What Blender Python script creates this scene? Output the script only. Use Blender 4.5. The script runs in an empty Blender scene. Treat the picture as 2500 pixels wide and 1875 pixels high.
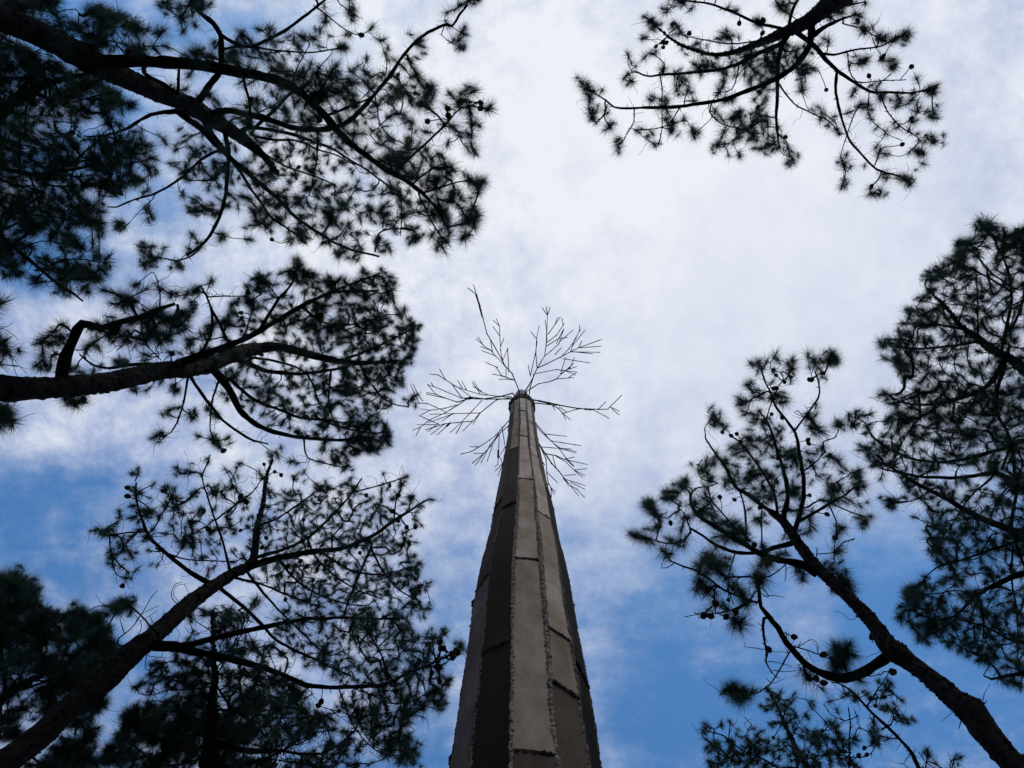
import bpy, math, random
import numpy as np
from mathutils import Vector

S = bpy.context.scene
COL = S.collection
rng = np.random.default_rng(11)
random.seed(11)

# ------------------------------------------------------------------ camera
F = 1950.0                      # focal length in photo pixels (photo 2500 wide)
PITCH = math.radians(84.5)
CAMZ = 1.6
cd = bpy.data.cameras.new("camera"); cam = bpy.data.objects.new("camera", cd); COL.objects.link(cam)
cd.sensor_width = 36.0; cd.lens = 36.0 * F / 2500.0; cd.clip_start = 0.05; cd.clip_end = 3000
cam.location = (0, 0, CAMZ); cam.rotation_euler = (math.pi / 2 + PITCH, 0, 0)
S.camera = cam
FWD = np.array([0, math.cos(PITCH), math.sin(PITCH)])
UPV = np.array([0, -math.sin(PITCH), math.cos(PITCH)])
RGT = np.array([1.0, 0, 0])

def ray(x, y):
    return FWD + (x - 1250.0) / F * RGT + (937.5 - y) / F * UPV
def at_h(x, y, h):              # point seen at photo pixel x, y at height h above the lens
    d = ray(x, y); return np.array([0, 0, CAMZ]) + d * (h / d[2])
def rho(x, y):
    d = ray(x, y); return math.hypot(d[0], d[1]) / d[2]
def zc(p): return float(np.dot(np.asarray(p) - np.array([0, 0, CAMZ]), FWD))

# ------------------------------------------------------------------ world, sun, exposure
SUN_DIR = ray(1560, 120); SUN_DIR = SUN_DIR / np.linalg.norm(SUN_DIR)
SUN_EL = math.asin(SUN_DIR[2]); SUN_AZ = math.atan2(SUN_DIR[0], SUN_DIR[1])
W = bpy.data.worlds.new("World"); S.world = W; W.use_nodes = True
nt = W.node_tree; N = nt.nodes; Lk = nt.links; N.clear()
def nd(t, **k):
    n = N.new(t)
    for a, b in k.items(): setattr(n, a, b)
    return n
def val(sock, v):
    if hasattr(v, 'is_output'): Lk.new(v, sock)
    else: sock.default_value = v
def M(op, a, b=None, c=None, clamp=False):
    n = nd('ShaderNodeMath', operation=op, use_clamp=clamp); val(n.inputs[0], a)
    if b is not None: val(n.inputs[1], b)
    if c is not None: val(n.inputs[2], c)
    return n.outputs[0]
def MIX(f, a, b):
    n = nd('ShaderNodeMix', data_type='RGBA'); val(n.inputs[0], f); val(n.inputs[6], a); val(n.inputs[7], b)
    return n.outputs[2]
sky = nd('ShaderNodeTexSky', sky_type='NISHITA', sun_disc=False)
sky.sun_elevation = SUN_EL; sky.sun_rotation = SUN_AZ; sky.air_density = 1.0; sky.dust_density = 0.6; sky.ozone_density = 1.6
tc = nd('ShaderNodeTexCoord'); sep = nd('ShaderNodeSeparateXYZ'); Lk.new(tc.outputs['Generated'], sep.inputs[0])
zz = M('MAXIMUM', sep.outputs[2], 0.06)
U = M('DIVIDE', sep.outputs[0], zz); V = M('DIVIDE', sep.outputs[1], zz)     # position on a flat cloud layer overhead
uv = nd('ShaderNodeCombineXYZ'); Lk.new(U, uv.inputs[0]); Lk.new(V, uv.inputs[1])
def noise(scale, detail=6, rough=.55, dist=0., off=(0, 0, 0), sx=1., sy=1., rot=0.):
    mp = nd('ShaderNodeMapping'); Lk.new(uv.outputs[0], mp.inputs[0]); mp.inputs['Location'].default_value = off
    mp.inputs['Scale'].default_value = (sx, sy, 1); mp.inputs['Rotation'].default_value = (0, 0, rot)
    n = nd('ShaderNodeTexNoise'); Lk.new(mp.outputs[0], n.inputs['Vector'])
    n.inputs['Scale'].default_value = scale; n.inputs['Detail'].default_value = detail
    n.inputs['Roughness'].default_value = rough; n.inputs['Distortion'].default_value = dist
    return n.outputs[0]
def uvpix(x, y):
    d = ray(x, y); return d[0] / d[2], d[1] / d[2]
def bank(x, y, rx, ry, amp, ang=0.):      # a soft bank (or, negative, a gap) in the cloud layer
    u0, v0 = uvpix(x, y); ca, sa = math.cos(ang), math.sin(ang)
    du = M('SUBTRACT', U, u0); dv = M('SUBTRACT', V, v0)
    a = M('ADD', M('MULTIPLY', du, ca * F / rx), M('MULTIPLY', dv, sa * F / rx))
    b = M('ADD', M('MULTIPLY', du, -sa * F / ry), M('MULTIPLY', dv, ca * F / ry))
    r2 = M('ADD', M('MULTIPLY', a, a), M('MULTIPLY', b, b))
    return M('MULTIPLY', M('EXPONENT', M('MULTIPLY', r2, -1.0)), amp)
BANKS = [  # photo px of the bank's middle, radii, amount, angle
    (1750, 560, 800, 640, .95, 0), (1250, 150, 480, 420, .35, 0), (1330, 950, 420, 420, .30, 0), (2350, 300, 500, 500, .35, 0),
    (150, 1040, 330, 100, .55, -.1), (90, 790, 150, 90, .42, 0), (800, 1090, 260, 260, .32, 0), (640, 1640, 260, 180, .10, 0),
    (140, 1270, 270, 165, -.62, 0), (280, 1600, 330, 260, -.36, 0), (1030, 1820, 240, 240, -.26, 0), (1640, 1830, 330, 240, -.26, 0),
    (2200, 1620, 760, 520, -.66, 0), (1640, 1440, 280, 170, -.22, .5), (1480, 1650, 110, 300, .02, .3), (60, 660, 180, 80, -.50, 0),
    (700, 60, 260, 160, -.10, 0), (1040, 850, 90, 150, -.34, .3), (560, 620, 420, 200, .05, 0), (80, 300, 380, 300, -.40, 0), (430, 480, 150, 110, -.22, 0), (640, 330, 120, 90, -.15, 0),
    (330, 130, 240, 160, -.20, 0), (1100, 330, 110, 60, -.10, 0), (470, 640, 60, 40, -.2, 0), (640, 640, 90, 60, -.12, 0), (980, 1400, 200, 250, -.08, 0)]
acc = None
for b_ in BANKS:
    o = bank(*b_); acc = o if acc is None else M('ADD', acc, o)
n1 = noise(4.2, 8, .58, .12, (3.1, 1.7, 0)); n2 = noise(15.0, 9, .66, .1, (1.3, 5.2, 2)); n3 = noise(1.6, 4, .5, .2, (7, 2, 4), 1, 2.4, .7)
veil = bank(1880, 600, 820, 950, .85)       # thin, even cloud to the right; broken, puffy cloud elsewhere
puff = M('SUBTRACT', 1.0, veil)
wisp = M('MULTIPLY', M('SUBTRACT', noise(4.0, 8, .62, .2, (4, 8, 3), 1, 3.2, .9), .5), 1.0)      # stretched streaks of high cloud
dn = M('ADD', M('MULTIPLY', M('ADD', M('MULTIPLY', M('SUBTRACT', n1, .5), 1.45), M('MULTIPLY', M('SUBTRACT', n2, .5), 1.15)), puff), M('MULTIPLY', M('SUBTRACT', n3, .5), .40))
cov = M('ADD', M('ADD', M('ADD', acc, dn), wisp), .52)
mr = nd('ShaderNodeMapRange', interpolation_type='SMOOTHSTEP'); Lk.new(cov, mr.inputs[0])
mr.inputs[1].default_value = -.10; mr.inputs[2].default_value = .90; mr.inputs[3].default_value = 0.0; mr.inputs[4].default_value = 1.0
cloud = mr.outputs[0]
glow = bank(1430, 260, 900, 700, 1.0)     # the veiled sun makes the layer brighter around it
wide = bank(1800, 500, 1500, 1200, .52)
tex = M('MULTIPLY', M('SUBTRACT', noise(10.0, 9, .70, .1, (9, 4, 1)), .47), M('MULTIPLY', puff, 3.3))
shade = M('ADD', M('ADD', M('MULTIPLY', glow, .50), wide), tex, None, True)
ccol = MIX(shade, (.33, .42, .66, 1), (.84, .87, .94, 1))
SKY_STR = 0.105; SKY_TINT = (.60, 1.12, 1.45)      # clear gaps read a fuller blue
skyc = nd('ShaderNodeVectorMath', operation='MULTIPLY'); Lk.new(sky.outputs[0], skyc.inputs[0]); skyc.inputs[1].default_value = SKY_TINT
cl_s = nd('ShaderNodeVectorMath', operation='SCALE'); Lk.new(ccol, cl_s.inputs[0]); cl_s.inputs[3].default_value = 1.0 / SKY_STR
mixed = MIX(cloud, skyc.outputs[0], cl_s.outputs[0])
bg = nd('ShaderNodeBackground'); Lk.new(mixed, bg.inputs[0]); bg.inputs[1].default_value = SKY_STR
wo = nd('ShaderNodeOutputWorld'); Lk.new(bg.outputs[0], wo.inputs[0])

sd = bpy.data.lights.new("sun", 'SUN'); so = bpy.data.objects.new("sun", sd); COL.objects.link(so)
sd.energy = 0.8; sd.angle = math.radians(14); sd.color = (1, .95, .88)
so.rotation_euler = Vector(tuple(SUN_DIR)).to_track_quat('Z', 'Y').to_euler(); so.location = tuple(SUN_DIR * 60)
S.view_settings.view_transform = 'Standard'; S.view_settings.look = 'None'
S.view_settings.exposure = 0.0; S.view_settings.gamma = 1.0
S.cycles.max_bounces = 6; S.cycles.diffuse_bounces = 3; S.cycles.transparent_max_bounces = 4

# ------------------------------------------------------------------ materials
def mat(name, c1, c2, scale=8., rough=.9, bump=0., bscale=None, sx=(1, 1, 1), attr=None, spec=.08, c3=None, spots=None):
    m = bpy.data.materials.new(name); m.use_nodes = True; t = m.node_tree; n = t.nodes; l = t.links
    p = n['Principled BSDF']; p.inputs['Roughness'].default_value = rough; p.inputs['Specular IOR Level'].default_value = spec
    g = n.new('ShaderNodeTexCoord'); mp = n.new('ShaderNodeMapping'); mp.inputs['Scale'].default_value = sx
    l.new(g.outputs['Object'], mp.inputs[0])
    x = n.new('ShaderNodeTexNoise'); x.inputs['Scale'].default_value = scale; x.inputs['Detail'].default_value = 8; x.inputs['Roughness'].default_value = .65
    l.new(mp.outputs[0], x.inputs['Vector'])
    r = n.new('ShaderNodeValToRGB'); r.color_ramp.elements[0].position = .33; r.color_ramp.elements[1].position = .68
    r.color_ramp.elements[0].color = (*c1, 1); r.color_ramp.elements[1].color = (*c2, 1); l.new(x.outputs[0], r.inputs[0])
    out = r.outputs[0]
    if spots:
        s = n.new('ShaderNodeTexNoise'); s.inputs['Scale'].default_value = spots[0]; s.inputs['Detail'].default_value = 5; s.inputs['Roughness'].default_value = .7
        l.new(mp.outputs[0], s.inputs['Vector'])
        sr = n.new('ShaderNodeValToRGB'); sr.color_ramp.elements[0].position = spots[1]; sr.color_ramp.elements[1].position = spots[1] + .05
        l.new(s.outputs[0], sr.inputs[0])
        mx = n.new('ShaderNodeMix'); mx.data_type = 'RGBA'; l.new(sr.outputs[0], mx.inputs[0]); l.new(out, mx.inputs[6]); mx.inputs[7].default_value = (*spots[2], 1)
        out = mx.outputs[2]
    if attr:
        a = n.new('ShaderNodeAttribute'); a.attribute_name = attr
        mx = n.new('ShaderNodeMix'); mx.data_type = 'RGBA'; mx.blend_type = 'MULTIPLY'; mx.inputs[0].default_value = 1
        l.new(out, mx.inputs[6]); l.new(a.outputs['Color'], mx.inputs[7]); out = mx.outputs[2]
    l.new(out, p.inputs['Base Color'])
    if bump:
        y = n.new('ShaderNodeTexNoise'); y.inputs['Scale'].default_value = bscale or scale * 3; y.inputs['Detail'].default_value = 6
        l.new(mp.outputs[0], y.inputs['Vector'])
        b = n.new('ShaderNodeBump'); b.inputs['Strength'].default_value = 1; b.inputs['Distance'].default_value = bump
        l.new(y.outputs[0], b.inputs['Height']); l.new(b.outputs[0], p.inputs['Normal'])
    return m
M_BARK = mat('pine_bark', (.006, .0045, .004), (.019, .0135, .011), 9, .95, .03, 22, (1, 1, .35), spec=.08)
M_TWIG = mat('twig_bark', (.010, .007, .0065), (.026, .019, .015), 14, .9, spec=.1)
M_NEED = mat('pine_needles', (.034, .072, .054), (.054, .100, .070), 1.3, .6, attr='tone')
_t = M_NEED.node_tree; _p = _t.nodes['Principled BSDF']; _o = [n for n in _t.nodes if n.type == 'OUTPUT_MATERIAL'][0]     # thin needles let some light through
_tr = _t.nodes.new('ShaderNodeBsdfTranslucent'); _mx = _t.nodes.new('ShaderNodeMixShader'); _mx.inputs[0].default_value = .32
_t.links.new(_p.inputs['Base Color'].links[0].from_socket, _tr.inputs[0]); _t.links.new(_p.outputs[0], _mx.inputs[1]); _t.links.new(_tr.outputs[0], _mx.inputs[2]); _t.links.new(_mx.outputs[0], _o.inputs[0])
M_CONE = mat('pine_cone_scales', (.030, .018, .012), (.075, .045, .028), 60, .85, .004, 130)
M_PANEL = mat('weathered_metal_sheet', (.55, .46, .39), (1.10, 1.05, 1.0), 4.5, .9, .002, 70, (1, 1, .38), attr='tone', spec=.04, spots=(60, .645, (.25, .17, .13)))
M_CORE = mat('rusty_core', (.03, .020, .016), (.08, .05, .035), 20, .95, .01)
M_WELD = mat('weld_rust', (.10, .068, .050), (.26, .19, .145), 50, .9, .006, 90, spec=.08, attr='tone')
M_CAP = mat('cap_rust', (.010, .0045, .0035), (.022, .009, .006), 12, .9, .01)
M_PALE = mat('cap_pale', (.36, .30, .24), (.60, .52, .43), 12, .8, .01)
M_ROD = mat('rusty_rod', (.022, .011, .009), (.065, .032, .024), 18, .8)
M_GROUND = mat('forest_floor', (.030, .021, .013), (.070, .050, .030), 1.2, .95, .04, 9, spots=(2.2, .62, (.05, .075, .025)))
M_BASE = mat('concrete_base', (.22, .21, .19), (.36, .34, .31), 5, .9, .01)

# ------------------------------------------------------------------ mesh helpers
class Soup:
    def __init__(s): s.v = []; s.f = []; s.n = 0; s.c = []
    def add(s, v, f, c=None):
        v = np.asarray(v, float); s.v.append(v); s.f += [tuple(i + s.n for i in q) for q in f]; s.n += len(v)
        if c is not None: s.c += [c] * len(v)
    def build(s, name, m, parent=None, smooth=False):
        me = bpy.data.meshes.new(name); vv = np.concatenate(s.v) if s.v else np.zeros((0, 3))
        off = np.array(parent['_o']) if parent is not None and '_o' in parent else np.zeros(3)
        me.from_pydata((vv - off).tolist(), [], s.f); me.materials.append(m)
        if s.c:
            a = me.color_attributes.new('tone', 'FLOAT_COLOR', 'POINT')
            a.data.foreach_set('color', np.array([[c, c, c, 1] if np.isscalar(c) else [*c, 1] for c in s.c], dtype=np.float32).ravel())
        if smooth: me.polygons.foreach_set('use_smooth', [True] * len(me.polygons))
        o = bpy.data.objects.new(name, me); COL.objects.link(o)
        if parent is not None: o.parent = parent; o['_o'] = [float(i) for i in off]
        return o
def thing(name, label, cat, loc, group=None):
    o = bpy.data.objects.new(name, None); COL.objects.link(o); o.location = tuple(loc); o['label'] = label; o['category'] = cat
    o['_o'] = [float(i) for i in loc]; o.empty_display_size = .3
    if group: o['group'] = group
    return o
def smooth_path(P, R, step):
    P = np.asarray(P, float); R = np.asarray(R, float)
    if len(P) < 2: return P, R
    Q = np.vstack([2 * P[0] - P[1], P, 2 * P[-1] - P[-2]]); op = []; orr = []
    for i in range(len(P) - 1):
        p0, p1, p2, p3 = Q[i:i + 4]; k = max(1, int(np.linalg.norm(p2 - p1) / step))
        for j in range(k):
            t = j / k
            op.append(.5 * (2 * p1 + (p2 - p0) * t + (2 * p0 - 5 * p1 + 4 * p2 - p3) * t * t + (3 * p1 - p0 - 3 * p2 + p3) * t ** 3))
            orr.append(R[i] * (1 - t) + R[i + 1] * t)
    op.append(P[-1]); orr.append(R[-1]); return np.array(op), np.array(orr)
def tube(sp, P, R, seg=6, rough=0., cap=True, tone=None):
    P = np.asarray(P, float); R = np.asarray(R, float); n = len(P)
    if n < 2: return
    T = np.gradient(P, axis=0); T /= np.linalg.norm(T, axis=1)[:, None] + 1e-9
    a = np.array([0, 0, 1.0]) if abs(T[0][2]) < .9 else np.array([1.0, 0, 0])
    u = np.cross(T[0], a); u /= np.linalg.norm(u); ang = np.arange(seg) * 2 * math.pi / seg
    V_ = np.empty((n, seg, 3))
    nz = rng.normal(0, 1, (n, seg)) if rough else None
    if rough: nz = (nz + np.roll(nz, 1, 0) + .5 * np.roll(nz, 1, 1)) / 1.5
    for i in range(n):
        u = u - T[i] * np.dot(u, T[i]); u /= np.linalg.norm(u) + 1e-9; w = np.cross(T[i], u)
        r = R[i] * (1 + rough * nz[i]) if rough else np.full(seg, R[i])
        V_[i] = P[i] + r[:, None] * (np.cos(ang)[:, None] * u + np.sin(ang)[:, None] * w)
    f = []
    for i in range(n - 1):
        b = i * seg
        for j in range(seg):
            k = (j + 1) % seg; f.append((b + j, b + k, b + seg + k, b + seg + j))
    if cap: f.append(tuple(range(seg))[::-1]); f.append(tuple(range((n - 1) * seg, n * seg)))
    sp.add(V_.reshape(-1, 3), f, tone)

# ------------------------------------------------------------------ ground
g = Soup(); gn = 80
xs = np.sign(np.linspace(-1, 1, gn)) * np.abs(np.linspace(-1, 1, gn)) ** 3 * 900
gx, gy = np.meshgrid(xs, xs); gz = .06 * np.sin(gx * .7) * np.cos(gy * .55) - .06 + .004 * np.minimum(np.hypot(gx, gy), 60) * np.sin(gx * .05 + 1)
g.add(np.stack([gx, gy, gz], -1).reshape(-1, 3), [(i * gn + j, i * gn + j + 1, (i + 1) * gn + j + 1, (i + 1) * gn + j) for i in range(gn - 1) for j in range(gn - 1)])
go = g.build('ground', M_GROUND, smooth=True); go['kind'] = 'structure'

# ------------------------------------------------------------------ tracing regions: x0, y0, zoom
REG = {'O': (0, 0, .8848), 'R1': (0, 0, 2.633), 'R2': (440, 0, 2.633), 'R3': (1380, 0, 2.212), 'R4': (0, 600, 2.1067), 'R5': (0, 1100, 1.9235),
       'R6': (1500, 800, 2.37), 'R7': (1700, 1300, 2.765), 'R8': (2050, 520, 2.0733), 'S1': (990, 680, 3.0164), 'Q1': (0, 0, 5.267),
       'Q2': (0, 300, 3.95), 'Q3': (0, 1380, 3.3515), 'Q4': (560, 1480, 3.687), 'S2': (1080, 1100, 4.1475), 'S3': (1080, 1475, 4.1475), 'S4': (1200, 930, 11.85)}
def P(s):
    r, rest = s.split(':', 1); x0, y0, z = REG[r]; out = []
    for tok in rest.split():
        a = [float(t) for t in tok.split(',')]
        out.append([x0 + a[0] / z, y0 + a[1] / z] + [w / z for w in a[2:3]])
    return out
def PW(s, w0, w1):              # a trace whose width runs from w0 to w1 (zoom px)
    z = REG[s.split(':')[0]][2]; p = P(s); k = len(p)
    return [[q[0], q[1], (w0 + (w1 - w0) * (i / (k - 1)) ** .8) / z] for i, q in enumerate(p)]
# ------------------------------------------------------------------ unseen wood all round the clearing, added to block low sky light
r_w = np.random.default_rng(77); KC = 2600; KW = KC * 60; az = r_w.uniform(0, 2 * math.pi, KC); top = 20 + 3 * np.sin(az * 9) + 2 * np.sin(az * 23 + 1)
hw = top * r_w.beta(1.6, 1.05, KC); rw = r_w.uniform(27, 37, KC); cc_ = np.stack([rw * np.cos(az), rw * np.sin(az), hw], 1)      # boughs full of small needle sprays
cw = np.repeat(cc_, 60, 0) + r_w.normal(0, 1, (KW, 3)) * [.75, .75, .38]
a1 = r_w.normal(size=(KW, 3)); a2 = r_w.normal(size=(KW, 3)); a1 *= .045 / np.linalg.norm(a1, axis=1)[:, None]; a2 *= r_w.uniform(.25, .5, KW)[:, None] / np.linalg.norm(a2, axis=1)[:, None]
sp = Soup(); sp.add(np.stack([cw - a1, cw + a1, cw + a2], 1).reshape(-1, 3), [(3 * i, 3 * i + 1, 3 * i + 2) for i in range(KW)], 1.0)
for i in range(90):
    a_ = 2 * math.pi * i / 90 + r_w.uniform(-.03, .03); r0_ = r_w.uniform(27, 35); x_, y_ = r0_ * math.cos(a_), r0_ * math.sin(a_)
    tube(sp, [(x_, y_, -.2), (x_ + r_w.normal() * .3, y_ + r_w.normal() * .3, 8), (x_ + r_w.normal() * .6, y_, 17)], [.24, .18, .06], 7, 0, True, .5)
wo_ = sp.build('unseen_wood', M_NEED); wo_['kind'] = 'stuff'
# ------------------------------------------------------------------ the steel tree sculpture
SD = 2.2                        # metres from the lens to the shaft's axis
sc = thing('tree_sculpture', 'tall tapering column of welded grey metal sheets with bare rod branches at its top', 'sculpture', (0.05, SD, 0))
def row(y, L, R_):
    d0 = ray(.5 * (L + R_), y); t = SD / d0[1]; p = d0 * t
    return [p[2] + CAMZ, p[0], .5 * (R_ - L) / F * float(np.dot(p, FWD))]
prof = [row(*a) for a in [(1875, 1100.5, 1463.4), (1800, 1111.5, 1454.7), (1728, 1121, 1441.7), (1655, 1132, 1429.5), (1590, 1141, 1417), (1567, 1144, 1412),
        (1520, 1151, 1405), (1500, 1153.5, 1400.7), (1442, 1163, 1392.5), (1396, 1173, 1383), (1365, 1182.5, 1376), (1341, 1187.3, 1368.3), (1312, 1197, 1363), (1293, 1199.3, 1359.6), (1260, 1204.5, 1353.4),
        (1235, 1209, 1347.6), (1189, 1218.6, 1335.5), (1155, 1224.7, 1328.3), (1100, 1234, 1317.5), (1070, 1239.2, 1312.6), (1040, 1241.4, 1308), (1018, 1244.3, 1305), (1000, 1245.2, 1303)]]
H_TOP = CAMZ + 17.4
prof = [[-.1, prof[0][1], prof[0][2] * 1.22], [1.6, prof[0][1], prof[0][2] * 1.12], [3.6, prof[0][1], prof[0][2] * 1.04]] + sorted(prof) + [[H_TOP, 0, 0]]
prof[-1][1] = prof[-2][1] + .01; prof[-1][2] = prof[-2][2] * .93
PH = np.array([p[0] for p in prof]); PX = np.array([p[1] for p in prof]); PR = np.array([p[2] for p in prof])
NF = 12; TH = [math.radians(-11 + 30 * k + [0, 1.5, -1, 1, 2, -1, 0, 1, -2, 1, 0, -1.2][k]) for k in range(NF)]
def corner(k, h, dr=0.):
    th = TH[k % NF]; r = np.interp(h, PH, PR) + dr
    wob = .010 * math.sin(h * 1.7 + (k % NF) * 2.1)
    return np.array([np.interp(h, PH, PX) + r * math.sin(th + wob), SD - r * math.cos(th + wob), h])
def hrow(y, k):                 # height of a seam seen at photo row y on facet k
    th = .5 * (TH[k % NF] + TH[(k + 1) % NF]) ; h = 8.
    for _ in range(12):
        r = np.interp(h, PH, PR); Y = SD - r * math.cos(th); d = ray(1270, y); h = CAMZ + Y * d[2] / d[1]
    return h
core = Soup(); hs = np.linspace(-.1, H_TOP - .02, 60)
for i, h in enumerate(hs): core.add([corner(k, h, -.009) for k in range(NF)], [])
core.f = [(i * NF + k, i * NF + (k + 1) % NF, (i + 1) * NF + (k + 1) % NF, (i + 1) * NF + k) for i in range(59) for k in range(NF)] + [tuple(range(59 * NF, 60 * NF))]
core.build('core', M_CORE, sc)
rs = random.Random(5)
SEAM = {0: [1834, 1361.6, 1167.5, 1064, 1003], 1: [1682, 1547, 1257, 1112, 1030], 11: [1846, 1372.5, 1180, 1008], 10: [1425, 1230, 1013], 2: [1640, 1200]}
TONE_SHADE = {0: [.10, .40, .50, .70, .76, .78, .80], 1: [.14, .34, .54, .74, .80, .82, .84], 11: [.012, .014, .042,   .40, .50], 10: [.14, .06, .14, .45], 2: [.012, .018, .2], 3: [.02, .04, .08, .12, .2, .2, .2]}  # facet metal differs; shade on left and lower panels is painted in too
hseams = []
for k in range(NF):
    if k in SEAM: cuts = [hrow(y, k) for y in SEAM[k]]
    else:
        cuts = []; h = 4.6 + rs.random()
        while h < H_TOP - 1.5: cuts.append(h); h += rs.uniform(1.2, 3.4)
    b = [-.1, 2.4 + .3 * (k % 3)] + [c for c in cuts if c > 3.1] + [H_TOP - .01]
    for i in range(len(b) - 1):
        h0, h1 = b[i], b[i + 1]; sp = Soup()
        rows_ = max(3, int((h1 - h0) / .18)); o0 = rs.uniform(0.001, .004); dt = rs.uniform(-.001, .003)
        ts = TONE_SHADE.get(k, [.2]); tn = ts[min(max(i - 1, 0), len(ts) - 1)] * rs.uniform(.95, 1.05)
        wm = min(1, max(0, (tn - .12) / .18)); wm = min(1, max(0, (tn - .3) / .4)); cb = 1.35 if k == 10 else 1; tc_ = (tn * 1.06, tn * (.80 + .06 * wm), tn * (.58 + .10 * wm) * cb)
        vs = []; q = []
        for r in range(rows_ + 1):
            t = r / rows_; h = h0 + (h1 - h0) * t + (.016 if r == 0 else -.010 if r == rows_ else 0)
            e = o0 + .006 * max(0, 1 - t * (h1 - h0) / .25) ** 1.6 + dt * t
            A = corner(k, h, e); B = corner(k + 1, h, e); A2 = corner(k, h, -.007); B2 = corner(k + 1, h, -.007)
            D = B - A; L_ = np.linalg.norm(D); nrm = np.cross(D / L_, [0, 0, 1.0]); 
            slope = (h1 - h0 > 0.5) and (r in (0, rows_)); jj = .012 * math.sin(k * 3 + i * 5) if slope else 0
            for m_ in range(5):
                f_ = .02 + .96 * m_ / 4; w_ = .0012 * math.sin(h * 2.3 + m_ * 1.9 + k) + (.0015 * math.sin(math.pi * m_ / 4))
                pt = A + D * f_ + nrm * w_; pt[2] += jj * (m_ - 2) / 2; vs.append(pt)
            vs.append(A2 + D * .03); vs.append(A2 + D * .97)
        for r in range(rows_):
            a = r * 7; c = a + 7
            for m_ in range(4): q.append((a + m_, a + m_ + 1, c + m_ + 1, c + m_))
            q += [(a + 5, a, c, c + 5), (a + 4, a + 6, c + 6, c + 4)]
        q.append((0, 5, 6, 4, 3, 2, 1)); e_ = rows_ * 7; q.append((e_ + 0, e_ + 1, e_ + 2, e_ + 3, e_ + 4, e_ + 6, e_ + 5))
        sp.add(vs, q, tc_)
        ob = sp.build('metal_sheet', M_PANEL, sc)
        if i: hseams.append((k, h0))
for k in range(NF):             # lumpy weld beads along the corners
    sp = Soup(); h = .02; pts = []; rad = []; TG = np.array([math.cos(TH[k]), math.sin(TH[k]), 0.])
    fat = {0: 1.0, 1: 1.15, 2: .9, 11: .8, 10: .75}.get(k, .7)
    while h < H_TOP - .1:
        p = corner(k, h, -.005) + TG * rs.gauss(0, .0022); pts.append(p)
        rad.append(max(.005, (.017 + .004 * math.sin(h * .9 + k) + rs.gauss(0, .002)) * fat * .85)); h += rs.uniform(.009, .018)
    tube(sp, pts, rad, 7, .09, True, 1.0)
    for _ in range(1100):        # spatter and slag lumps along the seam
        h = rs.uniform(3.5, H_TOP - .3); o_ = rs.gauss(0, .013) * fat; c = corner(k, h, -.003 - abs(o_) * .3) + TG * o_; s_ = rs.uniform(.002, .007) * fat
        v = [c + np.array(d_) * s_ * rs.uniform(.6, 1.2) for d_ in ((1, 0, 0), (0, -1, .3), (-1, 0, 0), (0, .4, 1.6), (0, 0, -1.4))]
        sp.add(v, [(0, 1, 3), (1, 2, 3), (0, 4, 1), (1, 4, 2)], 1.0)
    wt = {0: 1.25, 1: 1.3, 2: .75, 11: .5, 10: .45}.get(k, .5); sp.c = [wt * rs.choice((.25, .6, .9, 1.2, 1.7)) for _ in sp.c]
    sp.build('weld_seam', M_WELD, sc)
for k, h in hseams:
    if h < 3.5: continue
    sp = Soup(); A = corner(k, h, .004); B = corner(k + 1, h, .004); pts = []; rad = []
    n_ = 40; fat = rs.uniform(.7, 1.5)
    for i in range(n_ + 1):
        p = A + (B - A) * (.03 + .94 * i / n_); p[2] += rs.gauss(0, .004); pts.append(p); rad.append(max(.003, (.009 + rs.gauss(0, .004)) * fat))
    tube(sp, pts, rad, 5, .3, True, 1.0); sp.c = [rs.choice((.1, .2, .35, .6)) for _ in sp.c]; sp.build('weld_seam', M_WELD, sc)
# rusty collar and pale ragged lip on top
tx, tr = PX[-1], PR[-1]; sp = Soup(); K = 48; ring = []
def rg(r, h, j=0., dy=0.):
    out = []
    for i in range(K):
        a = 2 * math.pi * i / K; rr = r * (1 + j * rng.normal()) ; out.append([tx + rr * math.sin(a), SD + dy - rr * math.cos(a), h + (j * .3 * rng.normal() if j else 0)])
    return out
ringsC = [rg(tr * .9, H_TOP - .34), rg(tr * 1.10, H_TOP - .30, .015), rg(tr * 1.17, H_TOP - .24, .02), rg(tr * 1.22, H_TOP - .02, .02), rg(tr * 1.26, H_TOP + .16, .02), rg(tr * .3, H_TOP + .2)]
sp.add(np.array(ringsC).reshape(-1, 3), [(i * K + j, i * K + (j + 1) % K, (i + 1) * K + (j + 1) % K, (i + 1) * K + j) for i in range(5) for j in range(K)] + [tuple(range(5 * K, 6 * K))])
sp.build('collar', M_CAP, sc)
sp = Soup(); lobe = []
for i, (r, h) in enumerate([(.9, .14), (1.2, .26), (1.45, .66), (1.36, .76), (.6, .80)]):
    pts = rg(tr * r, H_TOP + h, .035 if i > 1 else .01)
    lobe.append(pts)
sp.add(np.array(lobe).reshape(-1, 3) * [1, 1, 1], [(i * K + j, i * K + (j + 1) % K, (i + 1) * K + (j + 1) % K, (i + 1) * K + j) for i in range(4) for j in range(K)] + [tuple(range(4 * K, 5 * K))])
for v in sp.v: v[:, 0] = tx - .01 + (v[:, 0] - tx) * .55
sp.build('crest', M_PALE, sc)
sp = Soup()
pl = [(.95, -.12), (.95, .10), (.80, .16), (.80, .18), (.2, .18)]
sp.add([[PX[0] + r * math.sin(i * math.pi / 12), SD - r * math.cos(i * math.pi / 12), h] for r, h in pl for i in range(24)],
       [(a * 24 + j, a * 24 + (j + 1) % 24, (a + 1) * 24 + (j + 1) % 24, (a + 1) * 24 + j) for a in range(4) for j in range(24)])
sp.build('plinth', M_BASE, sc)

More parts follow.
